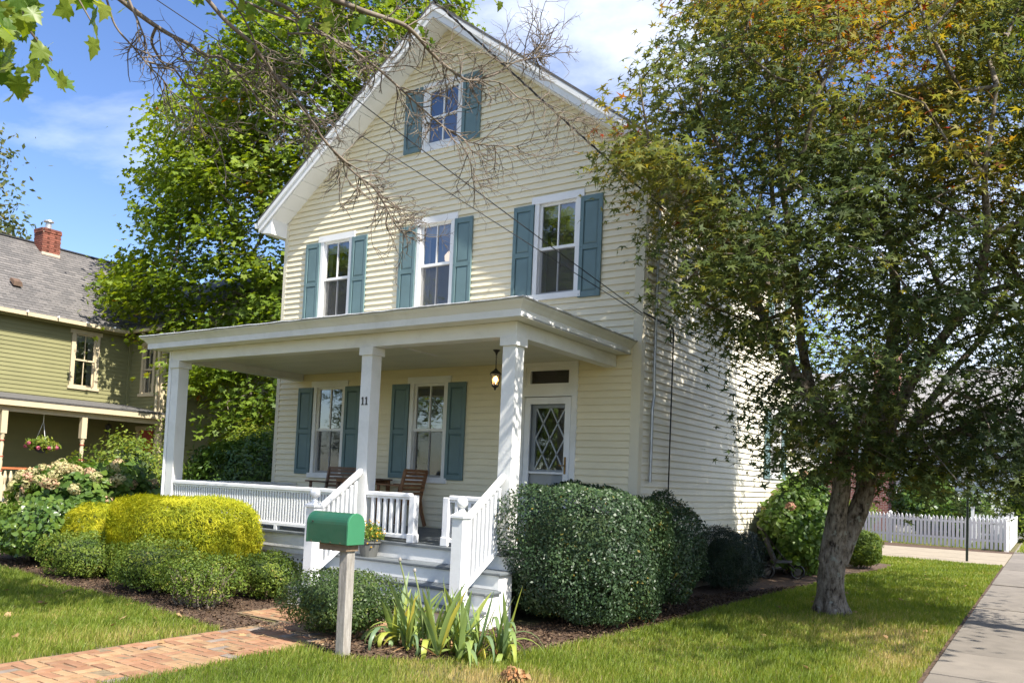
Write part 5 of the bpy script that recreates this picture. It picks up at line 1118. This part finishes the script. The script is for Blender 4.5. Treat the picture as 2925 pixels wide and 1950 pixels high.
# ================================================================== trees
def leaves(tips, per, sx, sz, tmpl, size, mat, parent, tone, up=1.0, jit=.55, droop=0., seed=1, name='crown', clump=.25, out=0.0):
    r2 = np.random.default_rng(seed); n = len(tips); idx = np.repeat(np.arange(n), per); m = len(idx)
    off = r2.normal(size=(m, 3))*[sx, sx, sz]; pos = tips[idx]+off
    pos[:, 2] -= droop*np.linalg.norm(off[:, :2], axis=1)
    nr = np.array([0, 0, up])+r2.normal(size=(m, 3))*jit
    if out: nr = nr+out*unit(pos*[1, 1, 0])
    t = tone(pos)+np.repeat(r2.normal(size=n)*clump*.5, per)+r2.normal(size=m)*.13
    global rng; keep = rng; rng = r2
    V, F, rn = scatter(*tmpl, pos, nr, size*r2.uniform(.65, 1.2, m), np.clip(t, 0, 1)); rng = keep
    return link(name, raw_mesh(name, V, F, rn), mat, parent)
# Japanese maple on the lawn
jm = thing('japanese_maple', 'japanese maple with grey forked trunk and bronze green star leaves', 'tree', (2.33, 1.35, 0))
JB = np.array([2.33, 1.35, 0.])
def d_of(p): return (np.asarray(p)-CAM)@_f
DJ = d_of(JB)
def PJ(x, y, dd=0): return px(x, y, DJ+dd)
stems_px = [dict(p=[JB+[0, 0, -.1], PJ(1909, 1340), PJ(1912, 1290), PJ(1918, 1250)], join=None),
            dict(p=[PJ(1917, 1225, -.02), PJ(1922, 1180, -.05), PJ(1932, 1130, -.08), PJ(1935, 1080, -.1), PJ(1928, 1010, -.15), PJ(1880, 930, -.3), PJ(1815, 845, -.5), PJ(1760, 740, -.6), PJ(1690, 600, -.8)], join=1),
            dict(p=[PJ(1945, 1225, .05), PJ(1968, 1180, .06), PJ(1985, 1130, .08), PJ(1992, 1085, .1), PJ(2010, 1000, .1), PJ(2040, 850, .1), PJ(2060, 720, .1), PJ(2050, 560, 0), PJ(2000, 380, 0), PJ(1980, 250, 0)], join=1),
            dict(p=[PJ(2010, 1075, .3), PJ(2045, 1045, .5), PJ(2110, 960, .9), PJ(2180, 860, 1.2), PJ(2270, 760, 1.4), PJ(2340, 600, 1.4)], join=1),
            dict(p=[PJ(2010, 1060, -.1), PJ(2090, 880, -.5), PJ(2160, 780, -.9), PJ(2240, 680, -1.4), PJ(2270, 540, -2.0), PJ(2260, 400, -2.4), PJ(2290, 200, -2.6)], join=1),
            dict(p=[PJ(1860, 890, .1), PJ(1840, 780, .5), PJ(1830, 640, .7), PJ(1800, 450, .7), PJ(1790, 330, .6), PJ(1760, 120, .5)], join=1)]
poly_j = [(1560, -120), (1545, 60), (1500, 130), (1430, 205), (1375, 285), (1430, 345), (1460, 400), (1455, 465), (1500, 515), (1555, 600), (1550, 680), (1600, 730), (1700, 790), (1790, 830), (1730, 880), (1705, 960), (1750, 1030), (1810, 1060), (1870, 1040), (1890, 1080), (1960, 1100), (2050, 1060), (2090, 1100), (2200, 1130), (2352, 1110), (2560, 1100), (2560, -120)]
gaps_j = [(1880, 720, 110, 90, .7), (2160, 900, 90, 70, .75), (2250, 480, 60, 120, .5), (2010, 120, 130, 90, .45), (1700, 480, 40, 60, .4), (1850, 800, 70, 80, .55), (2300, 820, 70, 60, .5), (1640, 700, 60, 60, .3)]
def half_j(x, y): return max(.55, 2.6*math.sqrt(max(0.03, 1-((x-1950)/680)**2)))*(.6 if y > 900 else 1)
def ok_j(p): return not (p[0] < .45 and p[1] > -.35) and p[2] > 1.7 and p[1]+.23*p[0] < 4.1
def dc_j(x, y): return DJ-.2-(.9 if x < 1560 else 0)-(.3 if x > 2200 else 0)
att = sample_px(poly_j, 900, gaps_j, dc_j, half_j, ok_j, seed=4)
nodes, par, load, n0, tips = grow(stems_px, att, seg=.4, bias=.3, noise=.10, seed=5)
rad = .0065*np.maximum(load, 1)**.44
V, F = frusta(nodes-JB, par, rad, range(n0, len(nodes)), 5)
link('branch', raw_mesh('branch', V, F, None, True), M_BARK_J, jm)
def wob(P, r, n=36, seed=1, flare=None):
    """a trunk skin with bulges"""
    r2 = np.random.default_rng(seed); P = np.array(P); out = []; rr = []
    for i in range(len(P)-1):
        for k in range(9): f = k/9; out.append(P[i]*(1-f)+P[i+1]*f); rr.append(r[i]*(1-f)+r[i+1]*f)
    out.append(P[-1]); rr.append(r[-1])
    out = np.array(out); sm = out.copy(); 
    for _ in range(2): sm[1:-1] = (sm[:-2]+2*sm[1:-1]+sm[2:])/4
    V = []; ph = r2.uniform(0, 6.28, 6)
    for i, (p, q) in enumerate(zip(sm, rr)):
        t = sm[min(i+1, len(sm)-1)]-sm[max(i-1, 0)]; t /= np.linalg.norm(t); a = np.cross(t, [0, 1., 0]); a /= np.linalg.norm(a); c = np.cross(t, a)
        for k in range(n):
            an = 2*math.pi*k/n; z = p[2]
            w = 1+.07*math.sin(2*an+ph[0]+z*1.7)+.05*math.sin(3*an+ph[1]-z*2.9)+.03*math.sin(5*an+ph[2]+z*6)+.025*math.sin(9*an+ph[4]+2.2*math.sin(z*5+ph[5]))+.018*math.sin(14*an+z*11+ph[3])+r2.normal()*.014
            if flare and z < .35: w += flare*((.35-max(z, 0))/.35)**2*(1+.35*math.sin(4*an+ph[3]))
            V.append(p+(a*math.cos(an)+c*math.sin(an))*q*w)
    m = len(sm); F = [(i*n+k, i*n+(k+1) % n, (i+1)*n+(k+1) % n, (i+1)*n+k) for i in range(m-1) for k in range(n)]
    return np.array(V), np.array(F)
rads = [[.19, .165, .165, .17], [.145, .125, .12, .115, .11, .085, .07, .055, .035], [.14, .125, .12, .12, .10, .085, .07, .05, .035, .02], [.075, .07, .06, .05, .04, .02], [.08, .07, .06, .055, .045, .03, .015], [.07, .06, .05, .04, .03, .015]]
for i, (st, rr) in enumerate(zip(stems_px, rads)):
    P = [np.array(p)-JB for p in st['p']]
    if i in (1, 2): P = [np.array(stems_px[0]['p'][2])-JB+[(-.03 if i == 1 else .04), 0, 0]]+P; rr = [.15]+rr
    if i == 3: P = [np.array(stems_px[2]['p'][3])-JB]+P; rr = [.09]+rr
    if i == 4: P = [np.array(stems_px[2]['p'][4])-JB]+P; rr = [.09]+rr
    if i == 5: P = [np.array(stems_px[1]['p'][5])-JB]+P; rr = [.075]+rr
    V, F = wob(P, rr, seed=i+2, flare=.35 if i == 0 else None); link('trunk' if i < 3 else 'limb', raw_mesh('trunk', V, F, None, True), M_BARK_J, jm)
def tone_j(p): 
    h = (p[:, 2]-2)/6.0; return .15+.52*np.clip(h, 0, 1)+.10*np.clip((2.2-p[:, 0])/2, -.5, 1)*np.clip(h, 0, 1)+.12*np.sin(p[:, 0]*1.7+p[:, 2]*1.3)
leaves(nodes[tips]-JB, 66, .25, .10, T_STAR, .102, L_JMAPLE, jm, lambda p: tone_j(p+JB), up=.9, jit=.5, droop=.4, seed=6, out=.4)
# green maple behind the house
gt = thing('green_maple', 'large bright green maple rising behind the left of the house', 'tree', (-13.6, 6.6, 0)); GB = np.array([-13.6, 6.6, 0.]); DG = d_of(GB)
poly_g = [(240, 665), (275, 610), (275, 560), (315, 550), (325, 490), (300, 470), (355, 420), (300, 365), (335, 345), (355, 280), (390, 225), (430, 180), (485, 150), (500, 80), (560, 20), (600, -150), (1080, -150), (1050, 10), (1000, 120), (800, 560), (720, 1010), (480, 985), (430, 920), (410, 850), (370, 770), (300, 750), (225, 690)]
gaps_g = [(440, 565, 40, 28, 1), (350, 440, 20, 30, .9), (690, 700, 30, 60, .8), (560, 660, 30, 25, .6)]
attg = sample_px(poly_g, 620, gaps_g, DG, lambda x, y: 2.6*math.sqrt(max(.08, 1-((x-620)/430)**2)), lambda p: p[2] > 1.6, seed=8)
stg = [dict(p=[GB+[0, 0, -.1], GB+[0, 0, 2], GB+[.2, 0, 4], GB+[.1, .1, 7], GB+[.3, 0, 10], GB+[.3, 0, 13]], join=None)]
nodes, par, load, n0, tips = grow(stg, attg, seg=.7, bias=.3, noise=.10, seed=9)
rad = .011*np.maximum(load, 1)**.45; V, F = frusta(nodes-GB, par, rad, range(1, len(nodes)), 6); link('trunk', raw_mesh('trunk', V, F, None, True), M_BARK, gt)
crg = leaves(nodes[tips]-GB, 84, .40, .18, T_MAPLE, .155, L_GMAPLE, gt, lambda p: .45+.10*np.sin(p[:, 0]*1.1+p[:, 2]*.9), up=.9, jit=.45, droop=.45, seed=10, clump=.3, out=.5)
# far trees
def fartree(label, poly, depth, n, lf, per=40, mat=L_FARTREE, base=None, spread=.7, half=2.0):
    c = np.mean(np.array(poly), 0); p = px(c[0], c[1], depth); bs = np.array([p[0], p[1], 0]) if base is None else np.array(base)
    t = thing('background_tree', label, 'tree', tuple(bs)); at = sample_px(poly, n, [], depth, half, lambda q: q[2] > .8, seed=int(depth*7))
    top = at[:, 2].max(); st = [dict(p=[bs+[0, 0, -.2], bs+[0, 0, top*.25], bs+[.2, .1, top*.5], bs+[.1, 0, top*.8]], join=None)]
    nd, pr, ld, n0, tp = grow(st, at, seg=1.2, noise=.08, seed=3); V, F = frusta(nd-bs, pr, .02*np.maximum(ld, 1)**.45, range(1, len(nd)), 5); link('trunk', raw_mesh('trunk', V, F, None, True), M_BARK, t)
    leaves(nd[tp]-bs, per, spread, spread*.7, T_OVAL, lf, mat, t, lambda q: .5+0*q[:, 0], up=.4, jit=.8, seed=int(depth), clump=.5); return t
fartree('thin distant tree at the left behind the olive roof', [(-200, 300), (10, 330), (45, 400), (20, 440), (50, 460), (5, 510), (40, 540), (0, 580), (-200, 650)], 44, 60, .34, 60, half=3)
fartree('autumn tinted tree behind the far white house', [(2230, 780), (2360, 700), (2520, 760), (2520, 1120), (2230, 1120), (2210, 950)], 46, 70, .34, 60, half=3)
fartree('green tree behind the rear of the yellow house', [(1830, 700), (2000, 640), (2150, 760), (2150, 1000), (1850, 1050)], 52, 60, .36, 55, mat=L_GMAPLE, half=3)
fartree('low green tree line beyond the driveway end', [(2180, 1040), (2352, 1000), (2500, 1020), (2500, 1190), (2180, 1190)], 40, 40, .30, 60, mat=L_GMAPLE, half=2)
fartree('tall hedge tree between the two houses', [(330, 880), (640, 850), (640, 1040), (330, 1060)], 30, 50, .22, 60, mat=L_GMAPLE, half=2)

# street tree whose bare limbs hang into the picture from above
stt = thing('street_tree', 'half dead street tree reaching bare twiggy limbs over the front yard', 'tree', (-3.0, -9.0, 0)); SB = np.array([-3., -9., 0.])
P = [(0, 0, -.1), (0, 0, 1.5), (.1, .1, 3), (.2, .3, 4.6), (.5, .9, 6.0), (.8, 1.5, 7.2)]
V, F = wob(P, [.30, .24, .22, .20, .16, .12], seed=60, flare=.4); link('trunk', raw_mesh('trunk', V, F, None, True), M_BARK, stt)
HUB = SB+np.array([.8, 1.5, 7.2])
k0 = .4464/1.24362; k7 = .6059/1.24362; o7 = 700/1.24362
c0 = lambda L: [(x*k0, y*k0) for x, y in L]; c7 = lambda L: [(o7+x*k7, y*k7) for x, y in L]
BR = [ # traced limb, radius at root, depth at root and tip, twig amount
 (c0([(760, -10), (900, 100), (1000, 170), (1100, 230), (1220, 290), (1330, 360), (1420, 370), (1520, 470), (1600, 560), (1700, 720), (1760, 760)]), .022, 6.6, 7.6, 1.0),
 (c0([(1000, 175), (970, 260), (1000, 340), (1060, 430), (1110, 440), (1200, 560), (1290, 690), (1380, 870), (1430, 1020), (1450, 1140)]), .013, 6.75, 7.4, .9),
 (c0([(820, -10), (880, 130), (930, 260), (940, 320)]), .012, 6.5, 6.6, 1.0),
 (c0([(680, -10), (740, 170), (860, 310), (950, 420), (1050, 520), (1110, 620), (1180, 710)]), .009, 6.4, 6.9, 1.6),
 (c0([(1320, -10), (1450, 140), (1600, 270), (1700, 400), (1800, 540), (1900, 640), (2000, 780), (2060, 880), (2150, 980), (2240, 1060)])+c7([(420, 720), (520, 820), (600, 880), (650, 950), (690, 1030), (730, 1085), (760, 1100)]), .018, 6.6, 8.0, 2.2),
 (c0([(1700, -10), (1850, 60), (1950, 150), (2050, 210), (2240, 310)])+c7([(500, 230), (620, 320), (700, 390), (800, 480), (900, 570), (1000, 640), (1100, 680), (1290, 690)]), .018, 6.8, 8.0, 2.2),
 (c7([(400, -10), (550, 50), (640, 80), (740, 115), (800, 160), (870, 240), (930, 300), (1000, 350), (1060, 380), (1180, 350), (1280, 290), (1400, 270)]), .024, 6.8, 8.0, 2.6),
 (c7([(1060, 380), (1200, 390), (1290, 460), (1400, 480), (1500, 560), (1600, 570)]), .007, 7.6, 8.0, 1.8),
 (c7([(0, 10), (150, 70), (300, 120), (420, 190), (500, 230)]), .013, 6.6, 7.0, 1.0),
 (c7([(200, 160), (350, 160), (430, 200)]), .010, 6.7, 6.9, .8),
 (c0([(1470, -10), (1560, 120), (1640, 300), (1660, 480), (1760, 640), (1850, 760), (1960, 820), (2080, 960)]), .009, 6.7, 7.6, 2.0),
 (c7([(1000, 640), (1060, 760), (1075, 850), (1130, 880)]), .006, 7.7, 8.0, 1.2),
 (c7([(520, 830), (540, 900), (590, 935)]), .005, 7.5, 7.7, .8),
 (c7([(870, 240), (1000, 260), (1120, 250), (1230, 300), (1360, 260), (1410, 150)]), .006, 7.3, 8.0, 1.6),
]
def twigset(path, rads, amount, seed):
    r2 = np.random.default_rng(seed); segs = []
    path = np.array(path); Ls = np.concatenate([[0], np.cumsum(np.linalg.norm(np.diff(path, axis=0), axis=1))]); T = Ls[-1]
    def shoot(p, d, ln, r, lvl):
        n = max(4, int(ln/.055)); pts = [p.copy()]; dd = d.copy(); cur = r2.normal(size=3)*.22; 
        for i in range(n):
            up = .16*(i/n)**1.5
            dd = unit(dd+cur*.28+r2.normal(size=3)*.16+np.array([0, 0, up-.05])); p = p+dd*ln/n; pts.append(p.copy())
        segs.append((np.array(pts), np.linspace(r, r*.45, n+1)))
        if lvl > 0:
            for _ in range(r2.poisson(3.6 if lvl > 1 else 2.6)+1):
                i = r2.integers(max(1, n//4), n+1); t = unit(pts[min(i, n)]-pts[max(i-1, 0)]); sd = unit(np.cross(t, r2.normal(size=3))); shoot(pts[i], unit(t*.75+sd*.8), ln*r2.uniform(.3, .6), r*.62, lvl-1)
    cnt = int(T*8.0*amount)+3
    for k in range(cnt):
        f = r2.uniform(.12, 1)**.8; s = f*T; i = min(np.searchsorted(Ls, s)-1, len(path)-2); i = max(i, 0); q = (s-Ls[i])/(Ls[i+1]-Ls[i]+1e-9); p = path[i]*(1-q)+path[i+1]*q
        t = unit(path[i+1]-path[i]); sd = unit(np.cross(t, r2.normal(size=3))); shoot(p, unit(t*.7+sd*.8), r2.uniform(.18, .5), min(.0068, rads[i]*.5+.0026), 2 if r2.random() < .55 else 1)
    return segs
def tubes_np(segs, n=4):
    Vs, Fs, b = [], [], 0
    for P, r in segs:
        m = len(P); t = unit(np.gradient(P, axis=0)); ref = np.where(np.abs(t[:, 2:3]) < .9, [[0, 0, 1.]], [[1., 0, 0]]); a = unit(np.cross(t, ref)); c = np.cross(t, a)
        an = np.arange(n)*2*math.pi/n; ring = np.cos(an)[None, :, None]*a[:, None]+np.sin(an)[None, :, None]*c[:, None]
        Vs.append((P[:, None]+ring*r[:, None, None]).reshape(-1, 3)); i = np.arange(m-1)[:, None]*n; k = np.arange(n)[None]
        Fs.append(np.stack([b+i+k, b+i+(k+1) % n, b+i+n+(k+1) % n, b+i+n+k], -1).reshape(-1, 4)); b += m*n
    return np.concatenate(Vs), np.concatenate(Fs)
for bi, (L2, r0, d0, d1, am) in enumerate(BR):
    m = len(L2); path = [px(x, y, d0+(d1-d0)*i/(m-1)) for i, (x, y) in enumerate(L2)]
    if L2[0][1] < 0:                                          # root leaves the frame: join the trunk above
        t = unit(path[0]-path[1]); path = [HUB+np.array([.1*bi*.3, .05, .1]), HUB*.45+path[0]*.55+np.array([0, 0, .75]), path[0]+t*.55]+path; rr = [max(r0*2.2, .03), max(r0*1.6, .02), r0*1.1]+list(np.linspace(r0, max(.0035, r0*.28), m))
    else: rr = list(np.linspace(r0, max(.003, r0*.3), m))
    path = np.array(path)-SB; rr = np.array(rr)
    # smooth the traced line
    u = np.linspace(0, len(path)-1, (len(path)-1)*5+1); i = np.minimum(u.astype(int), len(path)-2); f = (u-i)[:, None]
    p0, p1, p2, p3 = path[np.maximum(i-1, 0)], path[i], path[i+1], path[np.minimum(i+2, len(path)-1)]
    cr_ = .5*((2*p1)+(-p0+p2)*f+(2*p0-5*p1+4*p2-p3)*f**2+(-p0+3*p1-3*p2+p3)*f**3); ri = np.interp(u, np.arange(len(rr)), rr)
    V, F = tubes_np([(cr_, ri)], 7); link('limb', raw_mesh('limb', V, F, None, True), M_TWIG, stt)
    st_ = 3 if L2[0][1] < 0 else 0
    V, F = tubes_np(twigset(path[st_:], rr[st_:], am, 100+bi)); tag(link('twigs', raw_mesh('twigs', V, F, None, True), M_TWIG, stt), kind='stuff')
# its remaining leaves, each one a lobed blade
def big_leaf(v):
    out = [(0, 0), (.10, .06), (.34, .02), (.48, .10), (.38, .20), (.42, .32), (.62, .40), (.52, .48), (.36, .52), (.30, .60), (.34, .74), (.20, .76), (.12, .88), (0, 1.12)]
    pts = out+[(-x, y) for x, y in out[-2:0:-1]]
    V = [(0, .38, .02)]+[(x, y, -.10*x*x-.16*(y-.2)**2*(1 if y > .2 else 0)+.05*math.sin(x*9+v)) for x, y in pts]; n = len(pts)
    F = [(0, 1+i, 1+(i+1) % n) for i in range(n)]
    s = [(0, 0, 0), (.012, 0, 0), (.012, -.45, -.03), (0, -.45, -.03)]
    b = len(V); V += s; F3 = np.array(F); me = raw_mesh('leaf', np.array(V), [F3, np.array([(b, b+1, b+2, b+3)])], np.full(len(F)+1, v/5), False); me.materials.append(L_NEAR); return me
LV = [big_leaf(v) for v in range(6)]
r3 = random.Random(5)
def hang(x, y, d, size, twig=True):
    c = px(x, y, d)-SB; o = link('leaf', LV[r3.randrange(6)], None, stt); o.location = c; o.scale = (size,)*3
    o.rotation_euler = (R(r3.uniform(-150, -60)), R(r3.uniform(-50, 50)), r3.uniform(0, 6.28))
polyn = [(-60, -40), (70, -40), (95, 20), (110, 80), (128, 125), (160, 175), (140, 190), (70, 160), (60, 200), (35, 205), (0, 150), (-60, 150)]
cnt = 0
while cnt < 74:
    x, y = r3.uniform(-60, 165), r3.uniform(-40, 210)
    if in_poly(polyn, np.array([x]), np.array([y]))[0]: hang(x, y, r3.uniform(3.0, 3.8), r3.uniform(.065, .095)); cnt += 1
for x, y in ((165, 15), (205, -10), (215, 25), (222, 60), (215, 85), (190, -20), (240, 5), (150, -20)): hang(x, y, r3.uniform(3.3, 3.6), .085)
for _ in range(42): hang(r3.uniform(540, 905), r3.uniform(-30, 105)*(1 if r3.random() < .5 else .5), r3.uniform(6.4, 7.2), r3.uniform(.08, .11))
for x, y in ((965, 60), (975, 75), (985, 68), (990, 85), (950, 45), (985, 95), (1135, -2), (1150, 3), (1110, -8)): hang(x, y, 7.3, .085)
b = B(); b.tube([HUB-SB, px(30, -150, 3.4)-SB, px(60, 60, 3.4)-SB, px(120, 140, 3.5)-SB], [.03, .012, .006, .003], 6); b.tube([px(60, -100, 3.4)-SB, px(170, -20, 3.4)-SB, px(215, 60, 3.45)-SB], [.008, .005, .003], 6); b.build('limb', M_TWIG, stt)

r5 = np.random.default_rng(21); hc = np.stack([r5.uniform(-2.4, 1.0, 46), r5.uniform(-7.1, -6.1, 46), r5.uniform(6.1, 6.9, 46)], 1)
b = B(); b.tube([HUB-SB, np.array([-1.4, -6.9, 6.8])-SB, np.array([.8, -6.5, 6.6])-SB], [.05, .03, .012], 6); b.build('limb', M_TWIG, stt)
leaves(hc-SB, 26, .24, .14, T_MAPLE, .10, L_NEAR, stt, lambda p: .5+0*p[:, 0], up=.8, seed=22)

# tall street tree beside the sidewalk (above and right of the picture) that dapples the yard
sh = thing('shade_tree', 'tall street tree beside the sidewalk shading the yard', 'tree', (7.0, 1.2, 0)); SH = np.array([7.0, 1.2, 0.])
r2 = np.random.default_rng(77); q = unit(r2.normal(size=(340, 3)))*r2.uniform(.35, 1, (340, 1)); ats = SH+[0, .6, 6.6]+q*[2.0, 6.5, 2.2]
nd, pr, ld, n0, tp = grow([dict(p=[SH+[0, 0, -.2], SH+[0, 0, 3], SH+[.1, 0, 6]], join=None)], ats, seg=.8, noise=.1, seed=12)
V, F = frusta(nd-SH, pr, .012*np.maximum(ld, 1)**.45, range(1, len(nd)), 6); link('trunk', raw_mesh('trunk', V, F, None, True), M_BARK, sh)
leaves(nd[tp]-SH, 18, .34, .2, T_MAPLE, .13, L_GMAPLE, sh, lambda p: .5+0*p[:, 0], up=.6, jit=.7, seed=13)
# trees across the street, mirrored in the window panes
gtr = [c for c in gt.children]
for i, (x, y, rz, lb) in enumerate(((-20, -29, 1.0, 'green maple across the front street, left of the pair'), (-35, -31, 2.6, 'green maple across the front street, right of the pair'))):
    o = gt.copy(); C.objects.link(o); o.location = (x, y, 0); o.rotation_euler = (0, 0, rz); o['label'] = lb; o['group'] = 'maples across the front street'
    for c in gtr: d = c.copy(); C.objects.link(d); d.parent = o

# ================================================================== overhead cables
def cable(name, label, P0, P1, sag, r, twist=False, grp=None):
    pts = []
    for f in np.linspace(0, 1, 40): p = np.array(P0)*(1-f)+np.array(P1)*f; p[2] -= sag*4*f*(1-f); pts.append(p)
    t = thing(name, label, 'cable', tuple(P1), grp); b = B(); pts = [p-np.array(P1) for p in pts]; b.tube(pts, r, 6); b.build('wire', M_BLACK, t)
    if twist:
        b = B(); n = 400; hp = []
        for i in range(n):
            f = i/(n-1)*39; k = min(int(f), 38); p = pts[k]*(1-(f-k))+pts[k+1]*(f-k); a = i*.55; hp.append(p+np.array([math.cos(a)*.7, .3*math.sin(a), math.sin(a)])*r*1.3)
        b.tube(hp, r*.55, 5); b.build('twisted_conductor', M_BLACK, t)
def extend(x, y, d, end, k=1.6): p = px(x, y, d); return np.array(end)+(p-np.array(end))*k
E1 = np.array([.02, -.03, 4.02]); E2 = np.array([.10, .40, 5.62])
cable('service_wire', 'upper thin black wire running down to the house corner', extend(530, -14, 9.0, E1), E1, .10, .0065, grp='wires to the house')
cable('service_wire', 'lower thin black wire running down to the house corner', extend(300, -60, 9.0, E1+[0, -.01, -.03]), E1+[0, -.01, -.03], .10, .0055, grp='wires to the house')
cable('power_cable', 'thick twisted black power cable crossing the gable', extend(985, -20, 9.0, E2), E2, .05, .011, twist=True)
sc = thing('wall_cable', 'black cable looped and stapled down the side wall', 'cable', (.03, .99, 3.9))
b = B(); b.tube([(-.01, -1.0, .14), (.02, -.5, .10), (.03, -.06, .10), (.03, 0, .06), (.025, .04, -.04), (.03, .02, -.2), (.025, .03, -1.2), (.03, .01, -2.4), (.03, .02, -3.6)], .011, 6); b.tube([(.03, -.04+.06*math.cos(a), -.02+.12*math.sin(a)) for a in np.linspace(0, 6.28, 17)], .008, 5, cap=False); b.build('wire', M_BLACK, sc)

# ================================================================== lawn
LAWN_A = [(-24, -9.2), (-24, -2.2), (-13.5, -3.5), (-9.5, -4.22), (-8.1, -4.36), (-6.4, -4.58), (-4.66, -4.74), (-3.07, -4.94), (-2.07, -5.10), (-2.05, -9.2)]
LAWN_B = [(-0.95, -9.2), (-0.94, -5.12), (-0.34, -5.16), (0.26, -4.68), (0.62, -3.92), (0.78, -3.48), (0.91, -2.46), (1.01, -1.04), (1.03, 0.43), (1.16, 2.19), (1.28, 4.46), (1.47, 7.2), (1.72, 9.5), (1.76, 11), (.9, 11.6), (.4, 13.6), (3.83, 13.6), (3.83, -9.2)]
LAWN_C = [(-40, 4.2), (-7.6, 4.2), (-7.6, 12), (-40, 12)]
LAWN_D = [(-8, 23.2), (3.6, 21.2), (3.6, 31.5), (-8, 31.5)]
LAWN_E = [(3.95, 20.4), (5.2, 20.4), (5.2, 34), (3.95, 34)]
def grass(poly, density, name, label, seed, hmul=1.0, dmin=2.8):
    r2 = np.random.default_rng(seed); P = np.array(poly); (x0, y0), (x1, y1) = P.min(0), P.max(0); out = []
    tot = int((x1-x0)*(y1-y0)*density)
    x = r2.uniform(x0, x1, tot); y = r2.uniform(y0, y1, tot); k = in_poly(poly, x, y)
    pp = np.stack([x, y, np.zeros(tot)], 1); w = (pp-CAM)@_f; k &= w > dmin
    u = FPX*((pp-CAM)@_r)/np.maximum(w, .1); v = CY-FPX*((pp-CAM)@_u)/np.maximum(w, .1)
    k &= (np.abs(u) < 2000) & (v < 2450)
    keep = np.clip((7.0/np.maximum(w, .1))**1.35, .05, 1); k &= r2.uniform(size=tot) < keep
    x, y, w = x[k], y[k], w[k]; n = len(x)
    wid = .0042*np.clip(w/6.0, .8, 4.0)*r2.uniform(.7, 1.3, n); h = .060*hmul*r2.uniform(.45, 1.35, n)
    h *= 1+.25*np.sin(x*2.1+1)*np.sin(y*1.7)
    dry = .5*np.sin(x*1.9+y*.8+1.2)*np.sin(y*1.3-x*.6)+.35*np.sin(x*4.3-y*3.1)+.25*np.sin(x*9.1+y*7.7); 
    # worn patches: between the iris and the walk, and under the maple
    bare = 1.0*np.exp(-(((x-1.0)/.9)**2+((y+4.9)/.42)**2))+.75*np.exp(-(((x-3.1)/.9)**2+((y-.2)/1.3)**2))+.6*np.exp(-(((x-3.5)/.35)**2+((y+2.0)/2.2)**2))+.5*np.exp(-(((x+2.4)/.5)**2+((y+5.6)/1.2)**2))
    tone = np.clip(.42+.19*dry+.50*bare+r2.normal(size=n)*.17, 0, 1); 
    gone = r2.uniform(size=n) < .55*np.clip(bare, 0, 1); x, y, w, wid, h, tone = [q_[~gone] for q_ in (x, y, w, wid, h, tone)]; n = len(x)
    a = r2.uniform(0, 6.28, n); lean = r2.uniform(.1, .9, n); d = np.stack([np.cos(a), np.sin(a), 0*a], 1); s = np.stack([-np.sin(a+.8), np.cos(a+.8), 0*a], 1)
    p0 = np.stack([x, y, 0*x], 1); m1 = p0+d*(h*lean*.25)[:, None]+np.array([0, 0, 1.])*(h*.6)[:, None]; tp_ = p0+d*(h*lean*.9)[:, None]+np.array([0, 0, 1.])*h[:, None]
    hw = (wid/2)[:, None]; V = np.stack([p0-s*hw, p0+s*hw, m1+s*hw*.8, m1-s*hw*.8, tp_], 1).reshape(-1, 3); b = np.arange(n)[:, None]*5
    F4 = b+np.array([[0, 1, 2, 3]]); F3 = b+np.array([[3, 2, 4]])
    me = raw_mesh(name, V, [F4, F3], np.concatenate([tone, tone])); tag(link(name, me, L_GRASS), label, 'grass', kind='stuff')
grass(LAWN_A, 5200, 'grass', 'sunlit mown grass left of the brick path', 1)
grass(LAWN_B, 5200, 'grass', 'mown grass between the bed and the sidewalk', 2)
grass(LAWN_C, 900, 'grass', 'grass of the yard between the two houses', 3, 1.3)
grass(LAWN_D, 1600, 'grass', 'grass behind the picket fence', 4, 1.5)
grass(LAWN_E, 2500, 'grass', 'grass strip beside the fence corner', 5, 1.5)

# fallen leaves and litter
fl = [big_leaf(v) for v in range(3)]
for v, me in enumerate(fl): me.name = 'fallen_leaf'; me.materials.clear(); me.materials.append(L_STRAW)
r4 = random.Random(3)
def fallen(x, y, grp, lb):
    o = link('fallen_leaf', fl[r4.randrange(3)], None); o.location = (x, y, .045 if 'grass' in lb else .03); o.scale = (r4.uniform(.05, .085),)*3; o.rotation_euler = (r4.uniform(-.6, .6), r4.uniform(-.6, .6), r4.uniform(0, 6.28)); tag(o, lb, 'leaf', grp)
for _ in range(46):
    y = r4.uniform(-7.6, -4.9); fallen(r4.uniform(-7.5, -2.2), y, 'fallen leaves left of the path', 'dry fallen leaf lying on the grass left of the path')
for _ in range(34): fallen(r4.uniform(.6, 3.7), r4.uniform(-4.6, 9), 'fallen leaves beside the sidewalk', 'dry fallen leaf lying on the grass near the sidewalk')
for _ in range(7): fallen(r4.uniform(-1.9, -1.0), r4.uniform(-7.5, -4.6), 'fallen leaves on the bricks', 'dry fallen leaf lying on the brick path')
lp = thing('leaf_pile', 'crumpled pile of dried leaves on the grass by the walk', 'leaf pile', (1.22, -4.86, .0))
D = unit(r2.normal(size=(260, 3))); D[:, 2] = np.abs(D[:, 2]); V, F, rn = scatter(T_BROAD[0]*[1, 1, 3], T_BROAD[1], D*[.13, .10, .11]*r2.uniform(.3, 1, (260, 1))+[0, 0, .02], D+r2.normal(size=D.shape)*.6, .05*r2.uniform(.6, 1.2, 260), r2.uniform(0, 1, 260)); link('dried_leaves', raw_mesh('dried_leaves', V, F, rn), L_STRAW, lp)
